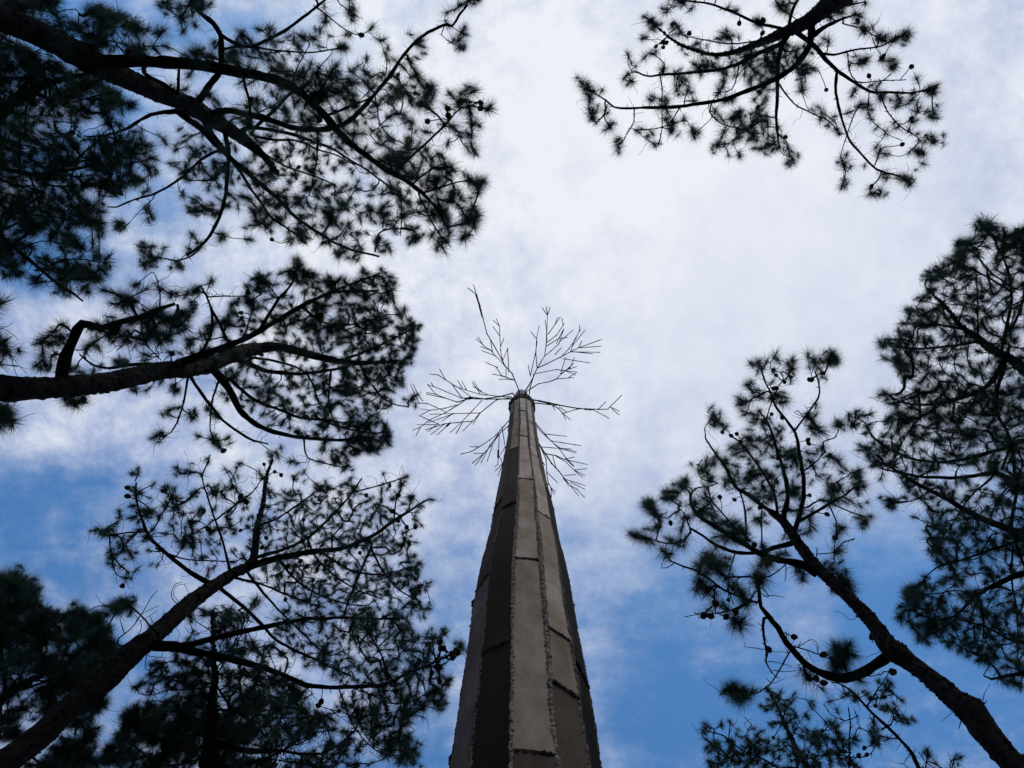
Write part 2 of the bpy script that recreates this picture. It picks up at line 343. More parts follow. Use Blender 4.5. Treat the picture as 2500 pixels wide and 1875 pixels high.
BR = [
 (5, "832,815 785,700 730,640 715,605 600,405 570,290 545,200 520,115 458,68", ["T545,200 565,280", "T520,118 548,205", "520,115 512,80 500,45", "785,700 740,650 742,725 710,715", "760,690 752,515 718,600", "715,605 700,530 692,350 668,295", "692,350 645,307", "692,420 645,355", "700,500 727,435",
   "730,640 665,570 560,530", "665,575 630,530 575,495 535,430", "575,490 518,443", "630,530 550,500", "640,540 625,450", "810,750 750,740 688,743", "805,748 710,718 640,703", "710,718 665,650 588,615", "680,655 605,625"]),
 (5, "885,825 935,740 970,660 1025,570", ["4:1025,570 1040,450 1045,270", "1045,270 1005,213", "1045,270 1037,207", "1045,270 1065,212", "1035,500 1040,380 1028,305", "1050,410 1100,340 1140,283", "1100,340 1120,285", "1040,470 1110,420 1160,345 1152,290", "1035,500 1130,440 1195,435", "1165,370 1110,480",
   "1130,470 1235,378", "1160,345 1170,330", "1025,570 1070,535 1130,480 1165,375", "5:970,660 1035,630 1140,580 1215,540 1275,510", "1275,510 1445,448", "1275,510 1440,498", "1275,510 1300,458", "1225,540 1435,543", "1250,540 1380,555", "1160,590 1360,622", "1150,575 1200,520 1260,435", "1215,540 1240,460 1280,390 1283,342", "1280,390 1290,375", "1225,500 1323,378",
   "1100,560 1147,510", "970,660 960,560 965,440 985,345", "960,440 922,388", "920,710 955,560 970,460", "920,720 903,637", "960,700 1110,670 1265,690", "1110,670 1180,680 1255,712", "1145,690 1180,580"]),
 (4, "895,830 980,775 1060,760 1110,740 1150,700 1200,660", ["1200,660 1225,635 1240,625", "1110,740 1240,730", "1195,735 1260,690", "1140,700 1210,660 1245,580", "1200,668 1262,648"]),
 (4, "912,850 918,800 935,745", ["935,745 945,700"]),
 (6, "935,893 1060,915 1160,938 1280,958 1420,963 1490,962", ["T980,900 1065,920", "T1320,962 1375,964", "1490,962 1505,945 1595,857", "1420,963 1475,907", "1505,945 1577,978", "1520,960 1575,1005", "1380,965 1500,1030", "1280,958 1185,985 1150,995"]),
 (5, "938,916 1080,930 1130,960 1160,995", ["1160,995 1215,1040", "1160,995 1180,1042", "1130,945 1190,985", "1075,920 1100,968", "1080,930 1160,938"]),
 (5, "790,845 690,870 590,885 470,885 415,880 340,775 295,745 240,710 177,703", ["295,745 250,665", "345,780 385,800 475,865", "420,810 382,748", "450,820 415,755", "690,870 600,855 550,830 500,755", "550,845 490,765", "560,830 495,795", "600,860 540,850 440,820 345,785"]),
 (5, "775,886 600,888 470,885 380,910 290,880 230,855 155,838", ["225,855 160,778", "205,793 290,830 410,880", "205,793 187,765", "205,795 160,780", "290,880 150,850"]),
 (5, "775,872 690,868 590,888 475,872 380,935 300,985 220,945 160,920 55,915", ["T440,885 495,876", "130,905 90,850 55,775", "100,915 35,780", "385,930 290,955 180,970 110,960", "300,985 180,1040 110,1095 50,1118", "110,1095 75,1160", "180,970 103,1010 250,1075 85,1077"]),
 (4, "760,880 670,893 550,990 495,1050 385,1060 290,1070 145,1115", ["T330,1062 300,1090", "290,1070 185,1150", "300,1090 235,1150", "550,990 350,995 180,1000", "350,995 265,1052", "565,895 490,975 420,1050 330,1135", "420,1060 370,1145", "495,1050 420,1125", "550,990 495,1075", "345,1000 170,1060", "240,1065 165,1130"]),
 (4, "790,1015 770,1035 680,1140 620,1190 540,1240 485,1275 405,1293", ["540,1240 470,1238", "5:775,1065 757,1085 690,1145 640,1220 580,1285 490,1362", "580,1285 500,1288", "570,1300 510,1380", "600,1270 555,1360", "640,1230 600,1350", "680,1150 620,1230 560,1350", "710,1090 735,1250", "690,1150 685,1280 680,1370 655,1388", "680,1290 715,1360 660,1420", "715,1365 680,1455", "735,1240 700,1295", "T684,1265 682,1320"]),
 (4, "940,1040 960,1065 1030,1150 1070,1195 1130,1250 1180,1320", ["945,1060 1000,1130 1070,1195", "1180,1320 1240,1380", "1030,1145 1190,1163", "1070,1195 1250,1225 1290,1230", "1095,1215 1130,1245 1260,1275", "1130,1250 1225,1255", "1130,1250 1255,1285"]),
 (7, "960,1190 980,1215 1030,1290 1075,1360 1130,1420 1185,1490", ["1185,1490 1215,1525 1275,1600", "1185,1480 1325,1525", "1215,1500 1323,1553", "1170,1450 1255,1443", "1215,1525 1260,1550 1320,1615", "1185,1490 1200,1530", "5:1030,1290 1110,1305 1165,1330", "1165,1330 1245,1315", "1165,1330 1340,1370", "1110,1310 1180,1350 1240,1410", "1240,1410 1335,1400", "1240,1410 1320,1450", "1240,1410 1305,1465", "1000,1240 1120,1250", "1190,1340 1240,1385", "T1165,1470 1190,1500"]),
 (5, "970,1200 990,1230 1035,1330 1040,1430 1050,1500", ["1050,1500 1070,1540 1105,1570", "1045,1430 1120,1503", "1070,1540 1075,1608", "1070,1540 1095,1590", "1010,1350 1025,1375", "1085,1310 1110,1400"])]
for bi, (w0, main, subs) in enumerate(BR):
    mp_ = P('S1:' + main); r0 = mp_[0]; sp = Soup()
    low = bi >= 10; lift = .00045
    def bp(q):                  # rods radiate from the cap and rise; the rear ones leave from the far side
        h = 17.45 * (1 + lift * math.hypot(q[0] - r0[0], q[1] - r0[1])) * (1 if not low else .985)
        return at_h(q[0], q[1], h)
    def rod(pts, w, w2):
        A = [bp(q) for q in pts]
        zz_ = zc(A[0]); rr = 1.6 * np.linspace(w, w2, len(A)) / 2 / 3.0164 * zz_ / F
        a, b_ = [], []
        for i in range(len(A) - 1):
            for t in np.linspace(0, 1, 5)[:-1]: a.append(A[i] * (1 - t) + A[i + 1] * t); b_.append(rr[i] * (1 - t) + rr[i + 1] * t)
        a.append(A[-1]); b_.append(rr[-1]); tube(sp, a, b_, 6, .10)
        for i in range(1, len(A) - 1): tube(sp, [A[i] - (A[i] - A[i - 1]) * .04, A[i], A[i] + (A[i + 1] - A[i]) * .04], [rr[i] * 1.1, rr[i] * 1.7, rr[i] * 1.1], 6, .2)
    c0 = np.array([tx, SD, H_TOP + .05]); st = bp(mp_[0])
    tube(sp, [c0 + (st - c0) * .3, st, st + (st - c0) * .02], [w0 / 2 / 3.0164 * 18 / F * 1.7] * 3, 6)
    rod(mp_, w0 * 1.12, max(4.2, w0 * .7))
    for s_ in subs:
        if s_[0] == 'T': rod(P('S1:' + s_[1:]), 9, 8); continue
        w = 4.0
        if ':' in s_: w, s_ = s_.split(':'); w = float(w)
        rod(P('S1:' + s_), w, 3.3 if w <= 4 else w * .8)
    sp.build('branch', M_ROD, sc)

# ------------------------------------------------------------------ pines
def cone_mesh():
    sp = Soup(); vs = []; n, m_ = 9, 10; r_ = random.Random(3)
    for i in range(n):
        t = i / (n - 1); rad = .036 * math.sin(math.pi * (.06 + .90 * t)) ** .7 * (1.06 if i % 2 else .9)
        for j in range(m_):
            a = 2 * math.pi * (j + .5 * (i % 2)) / m_; rr = rad * (1.12 if (j + i) % 2 else .86)
            vs.append((rr * math.cos(a), rr * math.sin(a), .095 * t - .045))
    sp.add(vs, [(i * m_ + j, i * m_ + (j + 1) % m_, (i + 1) * m_ + (j + 1) % m_, (i + 1) * m_ + j) for i in range(n - 1) for j in range(m_)] + [tuple(range(m_))[::-1], tuple(range((n - 1) * m_, n * m_))])
    o = sp.build('pine_cone', M_CONE); me = o.data; bpy.data.objects.remove(o); return me
CONE = cone_mesh()

def in_poly(x, y, poly):
    c = False; n = len(poly); j = n - 1
    for i in range(n):
        if (poly[i][1] > y) != (poly[j][1] > y) and x < (poly[j][0] - poly[i][0]) * (y - poly[i][1]) / (poly[j][1] - poly[i][1]) + poly[i][0]: c = not c
        j = i
    return c
def fill(poly, n, r_):
    xs_ = [p[0] for p in poly]; ys_ = [p[1] for p in poly]; out = []; area = 0
    for i in range(len(poly)): area += poly[i - 1][0] * poly[i][1] - poly[i][0] * poly[i - 1][1]
    dmin = .62 * math.sqrt(abs(area) / 2 / max(n, 1)); tries = 0
    while len(out) < n and tries < n * 40:
        tries += 1; x = r_.uniform(min(xs_), max(xs_)); y = r_.uniform(min(ys_), max(ys_))
        if not in_poly(x, y, poly): continue
        if any((x - a) ** 2 + (y - b) ** 2 < dmin * dmin for a, b in out): continue
        out.append((x, y))
    return out

def crown_mesh(tips, dirs, nl, nn, r_seed, parent):
    r_ = np.random.default_rng(r_seed); tips = np.array(tips); D = np.array(dirs); D /= np.linalg.norm(D, axis=1)[:, None] + 1e-9
    k_ = r_.choice([1, 2, 3], len(tips), p=[.38, .38, .24]); ii = np.repeat(np.arange(len(tips)), k_); first = np.r_[True, ii[1:] != ii[:-1]]
    tips = tips[ii] + np.where(first, 0, 1)[:, None] * (r_.normal(0, .33, (len(ii), 3)) * nl - D[ii] * nl * .25); D = D[ii] + r_.normal(0, .30, (len(ii), 3)) * np.where(first, 0, 1)[:, None]
    D /= np.linalg.norm(D, axis=1)[:, None]; T = len(tips)
    size = r_.uniform(.72, 1.12, T) * np.where(first, 1, .85); cnt = np.maximum(30, (nn * 1.75 * r_.uniform(.6, 1.2, T) * np.where(first, 1, .7))).astype(int); idx = np.repeat(np.arange(T), cnt); K_ = len(idx)
    d = D[idx]; sz = size[idx]; u = r_.beta(1.8, 1.1, K_)
    base = tips[idx] + d * ((u - .8) * nl * .75 * sz)[:, None]
    rv = r_.normal(size=(K_, 3)); rv -= d * (rv * d).sum(1)[:, None]; rv /= np.linalg.norm(rv, axis=1)[:, None]
    ca = np.clip(r_.normal(.38 + .25 * u, .42), -.75, .98); sa = np.sqrt(1 - ca * ca)
    nd_ = d * ca[:, None] + rv * sa[:, None]; nd_[:, 2] -= .10; nd_ /= np.linalg.norm(nd_, axis=1)[:, None]
    L_ = nl * sz * (.40 + .72 * r_.beta(1.9, 1.1, K_))
    side = np.cross(nd_, r_.normal(size=(K_, 3))); side /= np.linalg.norm(side, axis=1)[:, None]
    w = .0014 + .0008 * r_.random(K_)
    tip = base + nd_ * L_[:, None]; tip[:, 2] -= L_ * r_.uniform(0, .15, K_)
    V_ = np.stack([base - side * w[:, None], base + side * w[:, None], tip], 1).reshape(-1, 3) - np.array(parent['_o'])
    me = bpy.data.meshes.new('crown'); me.vertices.add(K_ * 3); me.vertices.foreach_set('co', V_.ravel().astype(np.float32))
    me.loops.add(K_ * 3); me.loops.foreach_set('vertex_index', np.arange(K_ * 3, dtype=np.int32))
    me.polygons.add(K_); me.polygons.foreach_set('loop_start', (np.arange(K_) * 3).astype(np.int32)); me.update(calc_edges=True); me.materials.append(M_NEED)
    tn = (r_.uniform(.7, 1.15, T)[idx] * r_.uniform(.85, 1.15, K_))
    ye = r_.random(T)[idx] > .93
    colr = np.stack([tn * np.where(ye, 1.5, 1), tn * np.where(ye, 1.1, 1), tn * np.where(ye, .7, 1), np.ones(K_)], 1)
    a = me.color_attributes.new('tone', 'FLOAT_COLOR', 'POINT'); a.data.foreach_set('color', np.repeat(colr, 3, 0).astype(np.float32).ravel())
    o = bpy.data.objects.new('crown', me); COL.objects.link(o); o.parent = parent; return o

def make_pine(T):
    r_ = random.Random(T['seed']); R0 = T['R']; tr_ = [q for q in T['trunk']]
    off = T.get('dh', 0)
    def trunk_h(q): return max(3.0, R0 / rho(q[0], q[1])) + off
    pts = []; hh = []; hprev = 0
    for i, q in enumerate(tr_):
        h = trunk_h(q)
        if i: h = min(max(h, hprev + .15), T.get('hmax', 19.5))
        pts.append(at_h(q[0], q[1], h)); hh.append(h); hprev = h
    rad = [q[2] / 2 / F * zc(p) for q, p in zip(tr_, pts)]
    base_xy = T.get('base'); p0 = pts[0]
    if base_xy is None:
        dxy = p0[:2] - pts[min(2, len(pts) - 1)][:2]; k = min(.9, .35 * p0[2] / max(1e-6, hh[min(2, len(hh) - 1)] - hh[0])); base_xy = p0[:2] + dxy * k
        lim = np.linalg.norm(base_xy - p0[:2]); 
        if lim > 1.6: base_xy = p0[:2] + (base_xy - p0[:2]) * 1.6 / lim
    root = thing('pine_tree', T['label'], 'pine tree', (float(base_xy[0]), float(base_xy[1]), 0), 'pine trees around the sculpture')
    low = [np.array([base_xy[0], base_xy[1], -.15]), np.array([base_xy[0], base_xy[1], .5]), (np.array([base_xy[0], base_xy[1], p0[2] * .5]) * .6 + np.array([*p0[:2], p0[2] * .5]) * .4)]
    lr = [rad[0] * 1.7, rad[0] * 1.32, rad[0] * 1.12]
    A, B = smooth_path(low + pts, lr + rad, .09)
    # knots and swellings give the trunk an uneven outline
    kn = np.ones(len(A))
    for _ in range(int(len(A) / 14)):
        c = r_.randrange(len(A)); kn += r_.uniform(.03, .16) * np.exp(-((np.arange(len(A)) - c) / r_.uniform(1, 3)) ** 2)
    sp = Soup(); tube(sp, A, B * kn, 22, .045)
    for _ in range(T.get('flakes', 1500)):     # lifted bark plates and stubs
        i = r_.randrange(len(A) - 1); a = r_.uniform(0, 2 * math.pi); t = A[i + 1] - A[i]; t /= np.linalg.norm(t)
        u = np.cross(t, [.3, .2, .9]); u /= np.linalg.norm(u); w = np.cross(t, u); o = u * math.cos(a) + w * math.sin(a); s_ = np.cross(t, o)
        c = A[i] + o * B[i] * kn[i] * .97; l = r_.uniform(.02, .07); ww = r_.uniform(.012, .035); e = r_.uniform(.006, .022)
        sp.add([c - s_ * ww, c + s_ * ww, c + s_ * ww * .8 + t * l + o * e, c - s_ * ww * .7 + t * l + o * e, c + t * l * .3 - o * .02], [(0, 1, 2, 3), (0, 3, 4), (1, 4, 2), (3, 2, 4), (0, 4, 1)])
    sp.build('trunk', M_BARK, root)
    # nodes of the skeleton: position, px, height, tangent, radius
    npos, npx, ntan, nrad, npl, nown = [], [], [], [], [], []
    def add_nodes(A_, B_, px_, own, t0=0, pl=0.):
        tg = np.gradient(A_, axis=0); tg /= np.linalg.norm(tg, axis=1)[:, None] + 1e-9; st = []
        for i in range(t0, len(A_)):
            st.append(len(npos)); npos.append(A_[i]); npx.append(px_[i]); ntan.append(tg[i]); nrad.append(B_[i]); npl.append(pl); nown.append(own)
        return st
    def pxof(A_):
        d = A_ - np.array([0, 0, CAMZ]); z_ = d @ FWD
        return np.stack([1250 + F * d[:, 0] / z_, 937.5 - F * (d @ UPV) / z_], 1)
    crown_start = T.get('cs', .45); A2, B2 = smooth_path(pts, rad, .22); add_nodes(A2, B2, pxof(A2), -1, int(len(A2) * crown_start))
    limbs = []
    trunk_idx = (A2, pxof(A2))
    allA = [(A2, pxof(A2))]
    for L in T['limbs']:
        opts = {}
        if isinstance(L, tuple): L, opts = L
        q0 = np.array(L[0][:2]); best = None
        if 'h0' in opts: h0 = opts['h0']
        else:
            for A_, px_ in allA:
                dd = np.hypot(px_[:, 0] - q0[0], px_[:, 1] - q0[1]); j = int(dd.argmin())
                if best is None or dd[j] < best[0] - 6: best = (dd[j], A_[j][2] - CAMZ)
            h0 = best[1]
        s = [0.]
        for i in range(1, len(L)): s.append(s[-1] + math.hypot(L[i][0] - L[i - 1][0], L[i][1] - L[i - 1][1]))
        rise = opts.get('rise', r_.uniform(.05, .34)); P_ = []; Rr = []
        for i, q in enumerate(L):
            h = h0 + rise * s[i] * h0 / F * (1 - .3 * s[i] / max(s[-1], 1)); p = at_h(q[0], q[1], h); P_.append(p); Rr.append(max(q[2] / 2 / F * zc(p), .006))
        if best is not None and best[0] < 45 and 'h0' not in opts:       # root it inside the parent
            A_, px_ = min(allA, key=lambda a: np.hypot(a[1][:, 0] - q0[0], a[1][:, 1] - q0[1]).min()); j = int(np.hypot(px_[:, 0] - q0[0], px_[:, 1] - q0[1]).argmin())
            if np.linalg.norm(A_[j] - P_[0]) > .03: P_.insert(0, A_[j]); Rr.insert(0, Rr[0])
        A_, B_ = smooth_path(P_, Rr, .10)
        wob = np.cumsum(rng.normal(0, .009, A_.shape), 0); wob -= np.linspace(0, 1, len(A_))[:, None] * wob[-1]; A_ = A_ + wob * .6
        B_ = B_ * (1 + .07 * rng.normal(size=len(B_)))
        sp = Soup(); tube(sp, A_, B_, 10, .06)
        for _ in range(int(len(A_) * 1.0)):      # little broken pegs
            i = r_.randrange(len(A_) - 1); dv = np.array([r_.gauss(0, 1) for _ in range(3)]); dv /= np.linalg.norm(dv); l = r_.uniform(.02, .09) + B_[i]
            tube(sp, [A_[i], A_[i] + dv * l], [.008, .005], 3)
        sp.build('limb', M_BARK, root)
        k = slice(None, None, 2); add_nodes(A_[k], B_[k], pxof(A_[k]), -2, 1); allA.append((A_, pxof(A_)))
    # where the needle tufts and cones hang
    tg_ = [(x, y, 0) for x, y in T['tufts']]
    for poly, n in T['fills']: n = int(n * T.get('more', 1.25)); tg_ += [(x, y, 0) for x, y in fill(poly, n, r_)]
    tg_ += [(x, y, 1) for x, y in T.get('cones', [])]
    base_n = len(npos); NPX = np.array(npx); NPOS = np.array(npos); targ = []
    for x, y, kd in tg_:
        dd = np.hypot(NPX[:, 0] - x, NPX[:, 1] - y); j = int(dd.argmin()); h = NPOS[j][2] - CAMZ + min(dd[j] * 16 / F, 2.0) * r_.uniform(-.15, .35) + r_.gauss(0, T.get('sd', .38))
        targ.append((at_h(x, y, max(h, 4)), kd))
    TP = np.array([t[0] for t in targ]); NT = len(TP); done = np.zeros(NT, bool); cost = np.full(NT, 1e9); link = np.zeros(NT, int)
    def relax(i0):
        for i in range(i0, len(npos)):
            d = np.linalg.norm(TP - npos[i], axis=1) + npl[i] * .22
            # prefer joints behind the tip, so that twigs sweep outwards
            m_ = (d < cost) & ~done; cost[m_] = d[m_]; link[m_] = i
    relax(0); twigs = []; tips = []; tdir = []; cones = []
    ctr = TP.mean(0)
    for _ in range(NT):
        c = np.where(done, 1e9, cost); j = int(c.argmin()); done[j] = True; q = link[j]; p = TP[j]; a = npos[q]; Lg = float(np.linalg.norm(p - a))
        c1 = a + ntan[q] * Lg * .38 + np.array([r_.gauss(0, 1) for _ in range(3)]) * Lg * .09; n_ = max(2, int(Lg / .085))
        t = np.linspace(0, 1, n_ + 1)[:, None]; C = (1 - t) ** 2 * a + 2 * t * (1 - t) * c1 + t * t * p
        wv = np.cumsum(rng.normal(0, .011, C.shape), 0); wv -= t * wv[-1]; C = C + wv
        i0 = len(npos); tgn = np.gradient(C, axis=0); tgn /= np.linalg.norm(tgn, axis=1)[:, None] + 1e-9
        tw = dict(C=C, par=q, i0=i0, n=n_, ch=[]); wi = len(twigs); twigs.append(tw)
        for i in range(1, n_ + 1):
            npos.append(C[i]); ntan.append(tgn[i]); nrad.append(0); npl.append(npl[q] + Lg * i / n_); nown.append(wi)
        if nown[q] >= 0: twigs[nown[q]]['ch'].append((q - twigs[nown[q]]['i0'] + 1, wi))
        relax(i0)
        if targ[j][1] == 0:
            dv = tgn[-1] * .75 + (p - ctr) / (np.linalg.norm(p - ctr) + 1e-6) * .25 + np.array([0, 0, .12]) + np.array([r_.gauss(0, .22) for _ in range(3)]); tips.append(p); tdir.append(dv)
            if r_.random() < T.get('second', .45) and Lg > .25:       # a second tuft further back on the same shoot
                m_ = C[int(n_ * r_.uniform(.5, .8))]; tips.append(m_); tdir.append(tgn[int(n_ * .7)] + np.array([r_.gauss(0, .4) for _ in range(3)]))
        else: cones.append((p, tgn[-1]))
    nt_ = [1] * len(twigs); sp = Soup(); TR = T.get('twr', .0084)
    for wi in range(len(twigs) - 1, -1, -1):
        tw = twigs[wi]; cnt = np.ones(tw['n'] + 1)
        for k, ci in tw['ch']: cnt[:k + 1] += nt_[ci]
        nt_[wi] = int(cnt[0]); tw['r'] = TR * cnt ** .42
    for tw in twigs:
        r = tw['r']; pr = nrad[tw['par']]
        if pr > 0: r = np.minimum(r, max(pr, TR))
        tube(sp, tw['C'], r, 4, 0, cap=False)
    allC = [tw['C'] for tw in twigs if tw['n'] > 2]
    allC += [a_[0] for a_ in allA[1:]] * 2
    for _ in range(int(len(twigs) * 1.7 * T.get('dead', .5))):                    # bare side twigs
        C = r_.choice(allC); a = C[r_.randrange(len(C) - 1)]; dv = np.array([r_.gauss(0, 1) for _ in range(3)]); dv /= np.linalg.norm(dv); pp = [a]
        for k in range(r_.randint(2, 6)): dv = dv + np.array([r_.gauss(0, .35) for _ in range(3)]); dv /= np.linalg.norm(dv); pp.append(pp[-1] + dv * r_.uniform(.04, .10))
        tube(sp, pp, np.linspace(.0052, .003, len(pp)), 3, 0, cap=False)
    bp_ = NPX.copy(); b3 = NPOS.copy()
    for pl in T.get('bare', []):
        q0 = pl[0]; dd = np.hypot(bp_[:, 0] - q0[0], bp_[:, 1] - q0[1]); j = int(dd.argmin()); h = b3[j][2] - CAMZ
        A_, B_ = smooth_path([b3[j]] + [at_h(q[0], q[1], h) for q in pl], [.006] + [max(.004, q[2] / 2 / F * h * .97) for q in pl], .06); tube(sp, A_, B_, 5, .1)
        bp_ = np.vstack([bp_, pxof(A_)]); b3 = np.vstack([b3, A_])
    tw_o = sp.build('twigs', M_TWIG, root); tw_o['kind'] = 'stuff'
    crown_mesh(tips, tdir, T['nl'], T.get('nn', 120), T['seed'], root)
    o_ = np.array(root['_o'])
    for p, d in cones[:100]:
        o = bpy.data.objects.new('pine_cone', CONE); COL.objects.link(o); o.parent = root; s_ = r_.uniform(1.0, 1.35) * T.get('cone_s', 1.)
        o.location = tuple(p - o_); o.scale = (s_,) * 3; v = Vector(tuple(d)) + Vector((r_.gauss(0, .6), r_.gauss(0, .6), r_.gauss(0, .6))); o.rotation_euler = v.to_track_quat('Z', 'Y').to_euler()
    print('pine', T['seed'], 'tufts', len(tips), 'twigs', len(twigs))
def XY(*ss): return [(a[0], a[1]) for s in ss for a in P(s)]
TREES = []
TREES.append(dict(seed=1, more=1.12, R=7.0, hmax=18.5, nl=0.26, nn=150, label='big forking pine whose thick trunk slants in from the top left corner',
 trunk=P("R1:-100,55,165 0,112,158 200,195,158 400,290,155 600,405,160 700,450,150 850,520,120 1000,590,115 1200,670,110 1350,755,95 1500,850,80 1600,920,66 1700,1010,40 1790,1120,26"), cs=.3,
 limbs=[PW("R1:600,420 850,395 1100,405 1300,425 1500,450 1700,495 1820,530 1950,610 2100,740 2178,829 2258,910 2358,1000 2458,1070 2558,1130 2638,1180 2718,1240 2798,1320 2850,1400", 84, 18),
  PW("R1:1240,690 1270,650 1330,560 1400,480 1420,430 1425,300 1415,220 1370,150 1280,75 1240,20 1200,-60", 50, 26), PW("R2:255,220 340,270 440,295 550,260 700,180 790,110 930,0 1000,-60", 26, 14), PW("R2:270,320 340,310 500,310 650,325 800,335 950,325 1050,300", 16, 8),
  PW("R1:1330,740 1450,710 1600,730 1750,770 1900,820 2050,830 2178,810 2258,760 2358,670 2448,560 2508,490 2578,390 2658,290 2758,210 2858,160 2908,165 2948,90 3008,30", 46, 13),
  PW("R2:400,830 520,820 700,850 850,900 980,950 1100,1030 1200,1090 1300,1160 1400,1230", 26, 10), PW("R2:480,820 600,720 700,610 760,560", 26, 16), PW("R2:780,570 870,460 980,340", 10, 5), PW("R2:700,560 760,420 850,250", 12, 5),
  PW("R1:1180,700 1100,722 1000,730 900,770 800,830 700,860 560,880", 34, 12), PW("R1:1450,850 1470,1000 1460,1150 1440,1300 1370,1480 1300,1570 1200,1640", 34, 16), PW("Q2:1980,1130 1900,1230 1820,1290 1700,1330 1600,1310 1480,1290", 22, 10),
  PW("R1:1440,950 1300,1020 1150,1150 1000,1240 850,1290 740,1335 690,1330", 22, 8), PW("Q2:1500,680 1470,740 1380,830 1250,960", 10, 6),
  PW("R1:1160,730 1300,830 1450,980 1600,1120 1750,1250 1900,1400 2058,1500 2218,1590 2438,1650", 44, 12), PW("R1:1300,760 1400,900 1520,1060 1640,1240 1758,1400 1898,1500 1958,1560", 34, 8),
  PW("R2:980,730 1100,680 1240,610 1320,540", 18, 8), PW("R2:1390,1100 1500,990 1620,880 1730,770 1800,690 1900,680", 20, 8), PW("R2:1500,1170 1600,1090 1690,1050", 14, 8), PW("R2:1560,1240 1650,1210 1750,1180 1830,1165 1900,1180", 12, 7),
  PW("R2:1530,1240 1580,1350 1660,1490 1740,1590", 14, 6), PW("R2:885,850 880,1000 850,1150 830,1250", 12, 6), PW("R2:1420,1210 1420,1400 1415,1520", 9, 5), PW("R1:1450,1050 1430,1100 1350,1160 1250,1160", 18, 8),
  PW("R2:870,40 960,110 1060,190 1150,225 1220,185", 10, 5), PW("R2:990,-30 1030,30 1100,70 1150,120", 9, 5), PW("R2:1700,165 1680,220 1740,270 1790,300", 7, 5), PW("R2:1310,520 1330,400 1290,270", 7, 4), PW("R2:1265,680 1280,790 1350,880 1450,930", 10, 6),
  PW("R1:930,470 1050,540 1130,600", 26, 20), PW("R1:1145,600 1150,450 1155,380", 22, 12), PW("R1:830,370 740,270 690,210", 12, 7), PW("R1:620,330 560,280 600,210 590,80", 9, 5), PW("R2:400,490 440,620 455,780 430,820", 18, 14), PW("R2:300,790 380,760 460,740 560,700 660,640", 10, 7),
  PW("R2:1500,1480 1300,1480 1250,1620", 8, 12), PW("R2:450,920 560,1000 700,1080 850,1130 1000,1190", 16, 8), PW("R2:470,870 600,900 750,905 880,960 1000,1000 1120,1060", 18, 8)],
 tufts=XY("R2:1230,180 1110,100 1090,70 935,120 1070,220 1200,380 1300,260 1320,345 1060,310 1040,300 960,485 1540,270 1530,290 1560,300 1720,80 1890,20 1910,0 1850,10 1810,210 1790,260 1800,310 1830,220 1880,590 1800,660 1790,680 1820,640 1990,690 1970,700 1740,610 1470,780 1490,790 1600,700 1580,850 1470,930 1460,940 1480,910 1310,920 1350,1010 1420,1000 1870,790 1890,800 1790,850 1870,930 1850,960 1720,920 1680,1000 1700,1060 1720,1110 1750,1100 1700,1080 1930,1180 1900,1180 1940,1170 1910,1200 1620,1170 1640,1190 1740,1270 1700,1290 1760,1250 1880,1330 1900,1370 1880,1420 1850,1440 1870,1390 1900,1400 1860,1350 1890,1450 1840,1400 1690,1370 1680,1400 1700,1440 1680,1350 1710,1400 1820,1530 1680,1530 1690,1600 1620,1510 1660,1560 1500,1480 1480,1560 1460,1530 1350,1610 1330,1570 1310,1380 1540,1370 1450,1290 1430,1380 1400,1250 1230,1350 1200,1500 1150,1500 1050,1310 1030,1350 1080,1300 1060,1330 1160,1420 1000,1430 950,1370 960,1440 790,1540 770,1510 800,1520 780,1490 790,1270 760,1290 460,1450 440,1540 560,1460 1390,500 1430,430 1500,440 1480,400 1510,490 1540,520 1560,560 1600,580 1620,560 1500,560 1460,600 1400,620 1350,620 1550,660 1530,680 1490,640 1420,560 1580,620",
  "R2:640,270 500,330 560,350 600,380 640,420 470,330 340,380 360,400 330,360 300,360 230,300 410,230 900,300 900,590 940,580 980,590 1040,580 880,620 670,700 690,720 700,760 590,600 460,530 480,700 440,770 830,780 480,1000 620,970 700,1000 560,1120 600,1130 590,1100 540,1190 510,930 720,960 860,1180 900,1190 940,1200",
  "R1:1040,210 1180,200 1070,300 1000,320 1300,350 1220,480 1190,575 1350,610 1400,660 860,310 880,340 920,330 900,310 630,300 610,320 610,80 700,120 740,110 680,110 860,180 830,180 880,180 650,170 510,180 480,190 620,240 1030,40 1080,50 1200,40 1250,20 1150,60 1280,50 1300,20 1180,90 1240,90 1350,30 1060,20 1260,-20 1100,-10",
  "Q2:1560,140 1700,260 1780,180 1890,300 1790,430 1760,480 1830,460 1650,390 1690,420 1960,430 1800,540 1410,660 1770,700 1870,740 1880,830 1920,850 2000,830 1970,870 2050,840 1460,900 1450,870 1170,990 1150,960 1200,1010 1140,1000 1870,1090 1850,1080 1920,1210 1720,1370 1700,1340 1740,1390 1400,1200 1350,1190 1450,1200 1480,1190 1390,1290 1390,1360 1400,1400 1440,1330 1500,1330 1380,1240 2130,1070 2160,1100 2130,1120 1420,420"),
 fills=[(XY("O:560,200 700,110 800,150 900,200 900,290 980,400 1000,480 960,520 860,500 760,470 640,430 560,480 470,440 400,350 420,260 520,230"), 210), (XY("O:560,480 620,520 760,560 850,540 700,440 560,420"), 34), (XY("O:380,130 620,40 700,60 620,160 450,150"), 22), (XY("O:330,-60 1000,-160 800,-40 600,-20"), 40)],
 cones=XY("R2:1165,225 970,500 1590,780 1930,660 1930,695 1720,700 1725,745 1205,470 455,640 830,775 895,770 550,1450 590,1540 760,1075 745,1145 1480,650 1510,600 1530,515 930,1360 1400,480 1590,550", "R1:580,230 830,335 700,790")))

